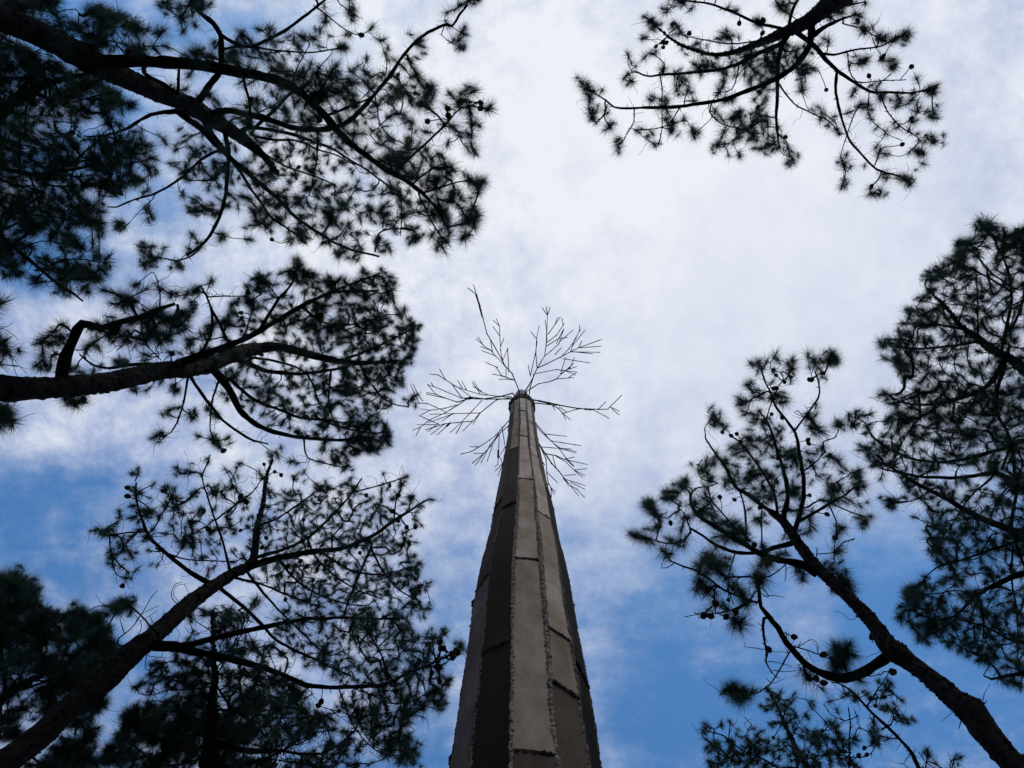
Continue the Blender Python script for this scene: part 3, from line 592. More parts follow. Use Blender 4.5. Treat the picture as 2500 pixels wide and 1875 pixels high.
TREES.append(dict(seed=2, more=.95, R=7.6, hmax=17.5, nl=0.235, nn=135, sd=.6, label='dense dark pine crown filling the upper left edge, below the corner trunk',
 trunk=P("Q1:-900,2300,200 -500,1900,190 -200,1640,170 0,1480,140 200,1270,120 350,1180,100 600,1090,80 800,1020,60 1000,980,40 1150,960,24"), cs=.1,
 limbs=[PW("Q1:200,1270 300,1130 430,960 560,820 680,780", 70, 30), (PW("Q2:-300,350 -100,400 0,440 150,480 350,500 550,470 750,440 900,400 1000,380", 70, 14), dict(h0=13.0)), PW("Q2:200,490 450,500 700,520 900,500 1060,500", 24, 8), PW("Q2:300,480 500,600 800,600 1100,600 1250,570", 22, 7),
  (PW("Q2:-350,800 -100,1000 0,1090 150,1220 300,1340 420,1440 560,1560 700,1640 800,1720", 60, 16), dict(h0=12.0)), PW("Q2:350,1420 480,1390 600,1330 720,1310 850,1325 1000,1350 1120,1348", 18, 8), PW("Q2:180,1240 300,1180 400,1150 550,1160 700,1200 800,1215", 16, 7), PW("Q2:190,440 185,250 190,50 180,-100 150,-250", 26, 12),
  PW("Q2:190,210 300,220 400,260 500,285", 14, 6), PW("Q2:600,200 650,110 700,30 720,-20", 12, 6), PW("Q1:-50,510 100,570 300,630 480,670 650,710", 26, 10), PW("Q1:230,650 260,750 380,900 480,1030", 16, 8), PW("Q1:-50,200 200,60 400,90 600,150 740,155 850,125 980,115", 16, 6), PW("Q1:820,460 760,250 700,60 690,-80", 14, 8), PW("Q1:660,1100 850,1300 1000,1400 1200,1480", 20, 8), PW("Q1:450,1200 600,1270 800,1300 1000,1400", 16, 8),
  PW("Q2:560,460 750,330 900,200 1000,100 1100,30", 20, 8), PW("Q2:1090,520 1080,350 1110,220 1140,180", 8, 5), PW("Q2:600,620 750,800 850,880 950,950", 18, 8), PW("Q2:300,520 350,700 420,900 520,1050 650,1100", 20, 8), PW("Q2:0,760 100,840 250,860 350,1020", 14, 7)],
 tufts=XY("Q2:1200,270 1300,330 1250,320 1450,340 1400,210 1440,230 1380,300 1430,440 1300,520 1350,550 1250,500 1280,560 1220,490 1380,560 1060,660 1100,680 1150,640 1080,640 900,840 950,860 980,860 850,850 800,950 850,980 900,990 940,1000 880,960 920,960 950,1020 720,1140 680,1100 700,1090 740,1150 650,1080 780,1190 740,1200 600,1220 40,1460 80,1470 190,1470 150,1450 200,1440 110,1380 140,1360 720,1390 760,1370 780,1400 820,1430 850,1420 850,1480 900,1500 940,1510 960,1500 700,1430 650,1420 640,1340 600,1320 960,1270 1020,1370 960,1410 1000,1430 560,1420 600,1450 370,1540 360,1510 640,1560 600,1600 580,1560 680,1640 800,1600 1040,1300 950,400 1050,480 1100,420 1220,400",
  "Q1:1400,230 1440,220 1300,240 1480,230 1350,200 1220,140 1210,150 1540,200 1600,330 1760,350 1700,350 1640,340 990,360 1010,340 1290,500 1200,450 1230,600 1250,620 1200,590 1280,480 860,390 1400,340 500,260 430,180 280,130 330,140 520,40 600,30 200,60 680,40 740,340 780,290 300,700 360,720 440,830 740,860 700,870 60,460 30,470 140,900 1400,1200 1450,1250 1500,1300 1350,1180 1550,1330 1680,1360 1420,1300 1150,1040 1200,1070"),
 fills=[(XY("Q2:-400,-100 0,0 450,50 900,150 1150,100 1400,150 1450,330 1200,360 1050,500 1380,560 1250,700 1000,700 950,900 700,1000 720,1130 500,1150 400,1000 300,1100 0,1100 -400,1000"), 270), (XY("Q2:-300,1100 0,1100 350,1180 450,1350 600,1500 400,1450 200,1350 -300,1300"), 30), (XY("Q1:-200,560 200,600 600,750 1100,900 1300,1000 1500,1180 1600,1380 1400,1500 1000,1600 -200,1600"), 120), (XY("Q1:-200,-100 700,-100 780,100 300,160 -200,50"), 26), (XY("O:-260,100 0,60 0,600 -200,560"), 90)],
 cones=XY("Q2:690,95 130,60 720,240 1060,400 1160,680 130,770 100,1270 60,1380")))

TREES.append(dict(seed=3, more=1.15, R=5.9, hmax=18.5, nl=0.22, nn=150, sd=.34, label='round-crowned pine with a thick level trunk from the middle of the left edge',
 trunk=P("R4:-150,742,130 0,733,128 200,735,112 400,720,102 550,705,100 700,670,95 850,640,90 1000,630,80 1130,590,72 1250,545,66 1400,520,48 1500,535,42 1650,575,34 1800,600,26 1950,600,18 2050,590,12"), cs=.35,
 limbs=[PW("R4:310,680 340,560 380,470 430,400 520,415 620,390 730,360 820,320 900,300", 70, 14), PW("R4:900,610 1050,560 1150,520 1250,480 1350,430 1480,350 1600,280 1700,240 1850,230 1950,230", 46, 10), PW("R4:1330,440 1390,330 1430,270 1490,210 1520,120", 22, 8),
  PW("R4:1180,510 1130,400 1090,330 1060,250 1030,205", 18, 9), PW("R4:1030,570 1080,460 1085,340 1060,250", 18, 9), PW("R4:880,600 700,610 560,630 470,610 410,560", 22, 9), PW("R4:1100,640 1180,740 1240,850 1330,930 1450,970 1600,990 1750,1000 1850,980", 44, 10),
  PW("R4:1180,680 1300,780 1420,830 1550,880 1700,900 1800,920", 20, 8), PW("R4:1240,590 1350,640 1500,660 1650,650 1800,620", 28, 12), PW("R4:970,660 1040,770 1120,870 1230,960 1300,1000 1380,1020", 20, 8), PW("R4:1300,575 1450,600 1580,660 1640,800 1680,850", 14, 7),
  PW("R4:965,670 950,790 920,880 880,960 820,980", 13, 6), PW("R4:1130,680 1090,800 1080,920 1100,1000", 13, 6), PW("R4:1060,260 1150,255 1280,260", 8, 5), PW("R4:820,320 820,230 800,150", 8, 4), PW("R4:730,450 760,520 830,590", 8, 5), PW("R4:690,430 650,490 600,540", 10, 5), PW("R4:1560,320 1680,400 1850,400 2000,350", 13, 6), PW("R4:1750,595 1900,540 2020,480 2120,430", 14, 6),
  PW("R4:1850,600 1900,700 1990,800 2100,830", 12, 6), PW("R4:1600,870 1750,930 1900,960 2000,960", 12, 6), PW("R4:1560,1000 1580,1090 1700,1130 1780,1140", 9, 5), PW("R4:1700,650 1690,800 1720,920", 12, 6), PW("R4:1700,240 1850,180 1960,140", 12, 6), PW("R4:1430,270 1360,180", 8, 5), PW("R4:1250,480 1290,360 1300,280", 9, 5)],
 tufts=XY("R4:330,410 280,440 230,480 290,500 220,560 280,560 230,600 260,620 300,470 450,520 510,530 480,500 480,650 390,630 410,650 340,790 390,800 430,790 360,800 620,590 640,600 600,600 680,740 760,740 700,740 700,200 740,230 820,220 690,280 880,250 960,250 1010,230 990,290 1080,190 1090,180 900,370 940,350 830,390 870,380 780,440 680,400 600,440 560,460 850,460 750,560 880,550 970,490 1000,480 1090,420 1180,370 1200,340 1170,390 1270,210 1340,170 1370,180 1330,220 1300,280 1380,150 1480,130 1530,80 1510,150 1560,140 1540,110 1610,160 1700,170 1690,190 1870,130 1960,120 1930,160 2010,160 1990,240 2000,260 1960,270 1890,270 2080,330 2160,410 2150,430 2120,430 2060,350 2060,450 2130,490 2040,540 2110,570 2130,540 2070,680 2000,660 2060,700 2000,740 2140,770 2120,790 2100,810 2080,790 1980,820 1980,950 1960,1000 1990,980 1930,1060 1880,1050 1990,1000 1950,1040 1790,1130 1770,1150 1740,1110 1650,1110 1500,1110 1430,1080 870,850 870,870 880,840 840,980 800,980 820,970 1000,880 1000,850 980,870 1090,860 1120,880 1020,980 1110,1010 1130,1030 1170,990 1170,790 1150,760 1240,780 1200,680 890,720 900,740 830,700 1350,750 1350,870",
  "R4:1880,410 1900,400 1870,390 1730,430 1700,420 1750,430 1420,360 1400,370 1450,370 1280,290 1640,300 1650,320 1560,420 1580,440 1600,400 1440,450 1470,440 780,460 590,300 650,280 680,310 540,230"),
 fills=[(XY("R4:1400,130 1500,100 1740,170 2020,170 2060,350 2160,420 2130,560 2050,620 2080,700 2000,830 1990,960 1900,1060 1740,1100 1600,1010 1650,900 1600,700 1500,560 1500,420 1600,280"), 190), (XY("R4:1150,350 1330,180 1440,180 1560,330 1450,480 1600,700 1600,880 1450,860 1300,700 1180,640 950,540 980,440"), 75), (XY("R4:450,420 600,390 860,330 1000,300 980,400 880,500 560,480"), 26), (XY("R4:1760,430 2150,420 2130,600 2050,720 1900,760 1760,700"), 46), (XY("R4:1150,640 1600,690 1900,660 1900,950 1600,980 1300,910"), 40), (XY("R4:1830,900 2000,930 2000,1010 1900,1070 1780,1050"), 20)],
 cones=XY("R4:1275,240 1240,345 1245,370 1650,355 1845,475 1850,450 1330,555 885,555 1345,560 1665,710 1100,1010 1150,1055 1795,765")))

TREES.append(dict(seed=4, more=1.0, R=7.2, hmax=19.5, nl=0.18, nn=95, sd=.45, second=.7, dead=.7, label='broad cone-hung pine, its thick trunk slanting up from the lower left corner',
 trunk=P("R5:-160,1590,140 -60,1510,132 60,1440,122 200,1330,116 350,1190,112 500,1070,108 620,950,104 720,870,84 800,800,80 900,710,74 1000,640,60 1090,580,50 1180,530,42 1200,440,32 1210,350,28 1235,250,18 1250,130,13 1280,40,8"), cs=.4,
 limbs=[PW("R5:1160,545 1300,505 1400,490 1500,475 1620,460 1750,400 1850,330 1950,265 2010,230", 38, 8), PW("R5:1190,505 1330,460 1450,400 1550,310 1650,200 1700,130", 18, 7), PW("R5:1000,630 900,570 820,510 740,450 690,380 660,300 640,220 640,150", 26, 8), PW("R5:690,380 600,385 520,400 470,390", 9, 6), PW("R5:1080,560 1050,450 1010,330 980,230 950,130 985,30", 13, 6),
  PW("R5:700,900 850,912 950,890 1100,855 1250,825 1400,800 1500,790 1620,785 1750,790 1880,790", 36, 9), PW("R5:700,920 850,935 1000,960 1120,985 1250,1020 1350,1060 1450,1100 1560,1115 1700,1110 1820,1090 1920,1040 2050,990 2130,950", 42, 8), PW("R5:1040,650 1150,740 1230,820 1300,890 1420,960 1550,1020 1650,1060", 19, 8), PW("R5:1160,570 1230,660 1320,760 1420,860 1520,950", 14, 7),
  PW("R5:1100,595 1250,640 1400,700 1500,740", 14, 7), PW("R5:1750,440 1700,560 1650,680 1610,780", 14, 8), PW("R5:730,460 830,500 950,515 1100,520", 9, 6), PW("R5:1740,450 1800,560 1860,640 1950,700", 12, 6), PW("R5:1500,475 1650,560 1800,580 1930,550", 12, 6), PW("Q4:990,740 1050,930 1130,1100 1250,1250 1400,1340 1600,1350", 16, 7), PW("Q4:1390,720 1410,900 1430,1100 1440,1200", 12, 8), PW("Q4:1280,130 1285,280 1350,400 1400,560 1460,650", 22, 10), PW("Q4:1130,740 1250,780 1400,860 1500,875 1650,850 1750,800 1850,790", 14, 7),
  PW("Q4:1110,770 1130,930 1200,1100 1290,1250 1350,1290", 12, 7), PW("R5:1010,330 1100,260 1180,200 1230,130", 9, 5), PW("R5:1850,330 1860,240 1880,180", 8, 5), PW("R5:1210,350 1300,320 1420,240 1520,160", 12, 6), PW("R5:1450,420 1500,520 1640,640 1800,700", 11, 6), PW("R5:1640,200 1750,170 1900,125", 8, 5), PW("R5:820,510 870,440 900,400", 6, 5), PW("R5:1120,750 1150,800 1050,1000 960,1200", 10, 6), PW("R5:1300,500 1400,620 1560,700 1700,730", 12, 6)],
 tufts=XY("R5:640,110 650,100 620,190 660,200 560,290 570,310 460,370 480,385 500,370 450,380 560,450 580,460 520,470 510,530 530,540 600,570 590,600 640,560 700,290 680,280 720,290 790,170 780,180 720,160 840,100 830,80 900,100 970,40 1080,100 1060,90 1130,60 1110,90 1270,30 1260,10 1380,130 1400,110 1430,100 1500,180 1530,150 1560,180 1240,130 1020,190 1000,190 1010,170 830,270 820,180 910,200 950,270 790,390 880,400 910,420 870,410 1100,370 1270,430 1190,600 980,560 990,380 1650,130 1650,170 1800,110 1910,120 1890,160 1820,180 1880,190 1790,230 1850,220 1930,230 1900,250 2020,230 1980,260 1960,260 1920,270 1980,350 1950,350 1910,380 1900,410 1950,430 1970,530 1960,560 1920,560 2020,620 1980,640 1950,660 2020,720 2010,740 1990,780 1960,570 1900,620 2090,860 2160,920 2070,900 2100,1080 2090,1100 2060,1180 2070,1200 2040,1140 2000,1010 1940,940 2010,880 1900,850 1940,880 580,720 560,740 600,720 570,710 590,740 1040,780 1080,760 1060,790 700,470 640,480 620,400 540,400 740,540",
  "Q4:1940,240 1930,220 1830,290 1850,280 2080,340 2090,360 1700,280 1690,290 1610,200 1900,540 1960,670 1980,660 1900,790 1890,780 1900,850 1890,900 1880,930 1850,870 1740,1000 1740,910 1700,920 1640,800 1580,1210 1600,1200 1560,1220 1620,1350 1650,1320 1660,1380 1640,1400 1530,1390 1540,1400 1580,1000 1600,980 1560,990 1440,1230 1460,1260 1420,1290 1450,1310 1500,1130 1540,1150 1400,1080 1300,980 1280,960 1160,1270 1140,1430 1120,1420 1270,1420 1030,1120 1020,900 1050,890 1500,690 1540,700 1600,680 1700,640 1720,620 1100,1000 1150,990"),
 fills=[(XY("R5:1230,200 1500,180 1650,150 1850,300 1900,400 1980,520 1960,640 2000,760 1880,850 1750,820 1500,780 1380,700 1250,600 1230,500 1220,420"), 330), (XY("R5:480,380 640,210 800,190 1000,160 1230,200 1190,560 1000,560 850,480 740,420 640,560 520,540"), 62), (XY("R5:1300,720 1500,800 1880,850 2000,950 2080,1060 2050,1180 1900,1180 1700,1100 1550,1090 1400,960 1300,880"), 130), (XY("R5:1650,1120 1900,1160 2000,1180 1900,1300 1960,1430 1850,1450 1700,1300"), 55)],
 bare=[P("Q3:1160,650,22 1080,655,18 980,660,18 960,645,16 970,600,14 1020,560,10 1080,510,9 1170,380,8 1240,260,7 1290,210,5"), P("Q3:1020,565,9 990,470,7 980,430,6"), P("Q3:1080,510,7 1130,400,6 1080,360,5 1070,280,5 1120,230,4 1220,180,4"), P("Q3:1060,630,9 1130,570,8 1160,500,7 1150,460,6 1100,400,4"), P("Q3:1170,450,6 1290,370,4"), P("Q3:1110,460,6 1160,400,5 1300,330,4"), P("Q3:1500,330,9 1430,300,8 1400,230,7 1440,150,6 1490,140,5"), P("Q3:1480,310,7 1420,250,6 1440,170,5 1540,150,4"), P("Q3:1500,330,6 1600,270,5 1700,185,4"), P("Q3:1520,180,5 1580,280,4"), P("Q3:1280,500,6 1330,420,5 1340,375,4"), P("Q3:1200,740,7 1190,850,6 1230,860,5"), P("Q3:1210,740,7 1320,755,6 1335,710,5")],
 cones=XY("R5:600,175 600,215 770,190 805,225 955,285 905,335 980,370 870,425 1090,170 1130,215 1155,240 1240,65 1290,100 1320,115 1380,135 1240,225 1250,150 1720,210 1870,210 1845,285 1790,240 1830,165 1910,360 1880,310 1870,330 1900,420 1890,445 1920,435 1950,360 1250,410 1230,455 1350,545 1440,545 1410,520 1300,590 1470,610 1370,330 1425,325 1970,635 1970,660 1930,655 1950,680 2010,910 2070,930 2125,970 2150,945 2055,985 2050,1015 1860,1130 575,635 1130,375 1690,480 1500,230 1540,180 1530,520 1590,530 1340,700 1490,560", "Q4:1895,325 1905,380 1930,380 1870,490 1890,550 2000,425 2010,450 2055,420 2045,395 1890,675 825,860 800,895 1150,940 1330,1080 1295,1165 1820,600"), cone_s=1.0))

TREES.append(dict(seed=5, more=1.0, R=6.6, hmax=20, dh=.8, nl=0.17, nn=95, sd=.5, second=.6, dead=.8, label='open pine with upright trunk behind the lowest limbs of the broad cone-hung pine',
 trunk=P("Q3:1690,1850,150 1695,1660,130 1720,1400,92 1735,1200,72 1745,1050,58 1755,900,46 1748,750,36 1745,600,28 1740,450,18 1745,370,9"), cs=.1,
 limbs=[PW("Q3:1740,1440 1800,1450 1910,1490 2045,1520 2212,1520", 62, 38), PW("Q4:0,1290 50,1290 300,1300 500,1310 700,1335 830,1330 950,1280 1050,1200 1130,1120 1180,1020 1200,900", 40, 9), PW("Q3:1720,1620 1900,1640 2050,1610 2212,1580", 40, 34), PW("Q4:0,1430 200,1400 350,1360 480,1300 600,1220 720,1170 850,1120 940,1105", 34, 7),
  PW("Q3:1765,990 1880,1150 2000,1240 2130,1300", 22, 18), PW("Q4:0,930 100,1000 250,1070 400,1080 550,1080", 16, 7), PW("Q3:1760,1180 2000,1190 2212,1240", 22, 14), PW("Q4:0,890 150,940 400,935 500,920 640,850 740,790 740,720", 15, 8), PW("Q4:200,950 350,1000 600,1010 800,995 950,960 1010,930", 16, 7),
  PW("Q3:1750,855 1600,890 1450,920 1350,920 1290,880", 14, 6), PW("Q3:1735,990 1550,1020 1380,1020 1260,1060 1140,1045 1115,1000", 14, 6), PW("Q3:1760,850 1900,700 1980,560 2050,400", 12, 6), PW("Q3:1755,900 1900,880 2100,930 2300,940", 14, 7), PW("Q3:1745,720 1900,700 2100,690", 10, 6), PW("Q3:1745,560 1640,480 1570,430", 9, 5), PW("Q4:-60,1240 150,1120 250,900 230,700 280,560", 12, 6), PW("Q4:480,1300 680,1080 790,990", 11, 6), PW("Q4:350,1370 550,1400 750,1440", 12, 7), PW("Q4:400,1380 430,1200 420,1000 410,800", 12, 6)],
 tufts=XY("Q3:1120,1000 1150,980 1190,960 1240,890 1260,910 1260,810 1290,800 1320,810 1430,780 1460,800 1440,760 1280,960 1350,930 1450,900 1440,980 1580,970 1600,980 1560,990 1500,960 1550,640 1660,370 1680,390 1660,410 1850,370 1860,400 1880,370 1830,470 1860,460 1900,430 1840,500 1960,430 2080,300 2100,280 2080,340 1580,540 1560,420 1240,1040 1380,960",
  "Q4:390,360 370,350 480,420 460,430 360,430 330,380 520,530 400,640 380,650 640,780 620,810 660,920 670,930 580,690 560,720 640,1020 830,980 820,1010 940,1030 930,1110 760,1150 720,1160 1020,1130 370,1220 330,1240 430,1140 350,870 330,850 230,800 900,1240 920,1220 870,1270 1150,1290 1040,1230"),
 fills=[(XY("Q4:-60,600 200,560 420,600 680,760 700,960 960,960 900,1100 700,1160 600,1300 300,1290 0,1200"), 150), (XY("Q4:-500,300 0,350 380,380 300,560 -100,700 -450,700"), 40), (XY("Q4:0,1340 400,1400 800,1340 1100,1200 1050,1400 800,1560 -100,1600"), 66), (XY("Q3:1740,380 2000,420 2080,700 1850,740 1760,700"), 22), (XY("Q3:1240,820 1700,760 1740,980 1400,1020"), 20)],
 cones=XY("Q4:385,670 395,700 340,730 385,900 440,900 90,540 165,960 990,945", "Q3:1840,510 1795,545 1410,1010"), cone_s=.8))

TREES.append(dict(seed=6, more=.7, R=8.6, hmax=17, nl=0.215, nn=170, sd=.5, label='compact dense pine crown at the bottom edge, between two trunks',
 trunk=P("Q3:1050,2100,120 1180,1850,100 1260,1680,80 1380,1500,60 1450,1380,40 1480,1260,24"), cs=.2,
 limbs=[PW("Q3:1240,1660 1380,1560 1500,1450 1650,1380", 32, 14), PW("Q3:1240,1650 1220,1560 1130,1580 1060,1500 1000,1440", 20, 8), PW("Q3:1380,1500 1250,1400 1170,1330 1130,1240", 20, 8), PW("Q3:1450,1380 1600,1280 1700,1200 1750,1150", 20, 8), PW("Q3:1300,1640 1500,1620 1700,1560 1850,1480 1950,1400", 26, 10), PW("Q3:1480,1260 1500,1150 1480,1100", 14, 7)],
 tufts=XY("Q3:1060,1220 1040,1240 1100,1180 1110,1170 1210,1140 1230,1160 1270,1160 1080,1210 1380,1120 1420,1080 1450,1070 1480,1090 1560,1080 1650,1060 1700,1060 1000,1380 980,1400 1020,1370 1040,1310 1060,1300 890,1510 910,1520 900,1500 950,1560 930,1600 1000,1570 1050,1520 1100,1540 2030,1400 2040,1380 2000,1430 1980,1450 1900,1260 1950,1330 1880,1560 1850,1600 1900,1580 1820,1620 1120,1440 1080,1470 1010,1480 1150,1360"),
 fills=[(XY("Q3:1040,1240 1210,1140 1400,1110 1700,1050 1740,1200 1900,1250 2030,1390 1960,1480 1830,1600 1600,1640 1450,1560 1300,1480 1150,1420 1060,1320"), 185), (XY("Q3:1000,1400 1300,1460 1600,1660 1400,1760 1000,1700 920,1540"), 46)],
 cones=XY("Q3:1130,1370 1010,1400 1370,1530 1090,1590 1000,1580")))

TREES.append(dict(seed=7, more=.72, R=9.4, hmax=17, nl=0.24, nn=170, sd=.5, label='dense dark pine crown low on the left edge, behind the slanting trunk',
 trunk=P("Q3:-500,1600,130 -250,1350,110 -60,1160,90 30,1080,70 100,1020,55 250,940,45 450,850,36 600,760,24 700,650,12"), cs=.2,
 limbs=[PW("Q3:20,1100 35,1000 35,850 10,700 0,500 -10,300", 34, 12), PW("Q3:60,1050 250,985 500,900 700,850 850,780", 26, 9), PW("Q3:10,1120 20,1280 80,1400 180,1440 220,1440", 14, 7), PW("Q3:100,1000 200,850 330,700 400,550 450,430", 18, 8), PW("Q3:250,940 450,960 650,1000 780,1050", 18, 8), PW("Q3:450,850 600,600 640,450", 16, 8), PW("Q3:550,790 780,620 850,540 930,420 970,350", 18, 8), PW("Q3:0,500 80,300 120,150", 14, 7), PW("Q3:30,850 150,900 300,1050 240,1250", 10, 6), PW("Q3:-20,1150 0,1300 -60,1600 -80,1800", 20, 8),
  PW("Q3:200,1500 420,1700 560,1600 600,1450 620,1320", 20, 9)],
 tufts=XY("Q3:110,90 130,80 100,120 180,140 190,130 240,190 260,200 250,180 250,240 230,250 200,240 270,320 300,310 260,350 240,330 350,390 380,380 440,410 460,400 430,440 520,430 560,410 600,390 640,370 660,380 680,400 620,400 780,410 810,410 820,450 840,490 800,440 760,430 840,540 860,620 880,620 850,580 980,340 960,350 1000,320 1040,320 1070,310 940,330 970,380 920,650 950,690 930,740 960,760 830,1140 850,1130 800,1160 760,1180 700,1190 380,1190 400,1210 360,1180 440,1190 200,1160 190,1180 150,1240 80,1250 60,1260 150,1390 120,1400 740,1350 760,1380 720,1400 700,1340 680,1290 640,1280 650,1300 600,1310 750,1420 700,1440 450,1500 480,1540 500,1520 540,1500 560,1560 520,1600 600,1580 640,1500 680,1500 580,1620 640,1620 700,1560 460,1600 760,1600 780,1620 860,1620 880,1600 250,1640 230,1630 40,110 20,100 60,150"),
 fills=[(XY("Q3:-300,100 100,80 260,200 250,300 300,350 520,420 820,420 860,620 960,720 960,800 850,1000 840,1130 700,1180 450,1180 350,1060 500,900 300,880 250,780 50,760 -300,700"), 290), (XY("Q3:-300,750 200,850 300,1000 400,1060 200,1100 -300,1100"), 40), (XY("Q3:480,1480 700,1440 720,1640 600,1760 420,1700"), 34), (XY("Q3:-300,1200 100,1200 120,1400 -200,1600"), 22)],
 cones=[]))

TREES.append(dict(seed=8, more=1.4, R=7.4, hmax=17.5, nl=0.245, nn=120, sd=.35, label='pine spray hanging in from the top edge against white cloud',
 trunk=P("R3:1900,-420,140 1640,-150,125 1500,-40,115 1430,20,105 1370,70,84 1290,125,70 1200,168,58 1100,212,44 1000,250,32 900,285,24 800,295,18 700,270,15 620,240,13 560,200,12 500,150,8"), cs=.15,
 limbs=[PW("R3:1220,160 1180,225 1120,255 1050,280 950,330 830,370 700,390 550,400 450,410 390,390", 34, 8), PW("R3:1330,120 1328,180 1320,240 1250,340 1170,400 1070,450 950,495 800,540 650,565 500,575 380,580 265,577 220,540 170,510", 40, 7), PW("R3:1190,180 1150,330 1145,450 1140,600 1145,720 1150,780", 32, 8), PW("R3:1240,170 1340,250 1400,320 1470,390 1560,450 1640,490 1750,497 1850,502 1940,490", 30, 9),
  PW("R3:1468,390 1462,500 1490,620 1530,740 1600,830 1680,910 1760,940 1830,960", 18, 8), PW("R3:1370,280 1450,290 1550,270 1680,255 1780,210", 15, 7), PW("R3:1330,200 1400,150 1480,110 1570,80", 32, 8), PW("R3:1210,165 1230,60 1260,0 1300,-60", 18, 12), PW("R3:1200,160 1050,130 950,90 850,50 770,20 640,0 500,-50", 18, 9), PW("R3:1090,210 900,230 750,215 680,200", 9, 6),
  PW("R3:1155,460 1230,560 1330,610 1420,650 1470,710", 9, 6), PW("R3:370,585 370,660 330,730", 8, 6), PW("R3:620,580 560,670 450,700 370,700", 8, 6), PW("R3:800,540 780,600 850,670 950,700", 9, 6), PW("R3:1640,495 1640,620 1720,710 1820,760", 7, 4), PW("R3:1700,500 1740,600 1820,690 1910,745", 8, 6), PW("R3:1525,285 1530,370 1570,440 1700,435 1840,430", 7, 5), PW("R3:1500,125 1600,150 1680,200", 8, 5), PW("R3:1050,630 1000,690 900,760", 7, 5), PW("R3:1600,560 1550,640 1490,830", 7, 5), PW("R3:520,470 520,700 500,790", 7, 4), PW("R3:860,370 850,470 780,560", 8, 5), PW("R3:940,340 900,480 800,500", 8, 5), PW("R3:1360,40 1500,30 1620,10", 20, 6)],
 tufts=XY("R3:530,50 550,60 640,20 680,50 470,110 490,140 470,150 440,100 600,150 620,180 600,130 420,210 340,300 490,280 470,290 430,310 340,400 320,420 360,440 380,360 120,460 110,480 140,490 90,450 130,540 150,600 220,590 140,640 170,660 240,680 220,700 280,760 290,780 290,800 390,710 470,720 580,690 570,700 640,650 700,720 695,740 470,520 460,540 540,540 550,600 540,570 610,420 590,400 630,440 600,490 660,490 680,500 530,380 630,260 720,270 710,240 740,290 850,180 830,210 870,200 880,40 920,60 1040,110 1050,130 1180,30 1170,50 1200,70 1150,20 700,350 750,360 680,390 730,400 770,360 850,470 830,490 850,440 1000,300 980,330 1010,370 1030,390 970,400 1000,420 1200,240 1180,270 1250,270 1110,340 1090,350 1300,350 1330,370 1290,400 1280,380 1270,490 1280,480 1050,490 1080,530 1020,540 870,550 900,540 810,600 940,600 850,650 900,640 950,660 1040,590 1050,620 1000,690 960,700 930,740 1020,730 1030,720 850,730 830,780 860,780 820,790 880,840 940,840 1020,800 1080,800 1100,780 1120,810 1150,800 1200,800 1210,830 1220,850 1230,870 1200,880 1170,740 1150,690 1370,580 1390,610 1380,640 1420,680 1470,700 1480,720",
  "R3:1550,510 1500,880 1510,900 1540,900 1490,860 1500,990 1510,970 1490,1010 1680,790 1700,810 1690,840 1730,830 1740,960 1720,940 1800,950 1820,960 1840,970 1850,980 1700,1030 1690,1050 1650,1050 1600,340 1590,330 1620,320 1780,350 1770,370 1760,330 1700,210 1690,200 1720,220 1830,190 1840,200 1800,200 1780,210 1660,150 1600,150 1610,170 1590,90 1620,20 1570,80 1420,230 1400,210 1430,90 1490,70 1500,40 1520,20 1450,50 1990,470 1980,490 1960,480 1990,500 1900,430 1870,540 1900,550 1960,600 1970,630 2000,640 1990,610 1870,650 1980,740 1960,750 1990,760 1950,730 1910,820 1930,830 1860,820 1690,460 1700,530 1720,520 1650,460 1680,490 1590,570 1610,580 1640,620 1800,530 1790,580 1800,560 1790,690"),
 fills=[(XY("R3:950,250 1350,260 1300,360 1060,460 900,420 700,370 780,310"), 26), (XY("R3:820,620 1080,600 1150,800 980,760"), 14), (XY("R3:300,-400 1700,-500 1750,-60 1000,-40 500,-60"), 70)],
 cones=XY("R3:490,250 530,230 545,230 530,255 670,180 940,125 1070,110 1065,180 580,130 1720,300 1710,315 1870,360 1870,640 1820,780 1655,1005 1040,580 1085,320 1410,485 1540,15 1045,495 1190,740 1580,110 1640,410")))

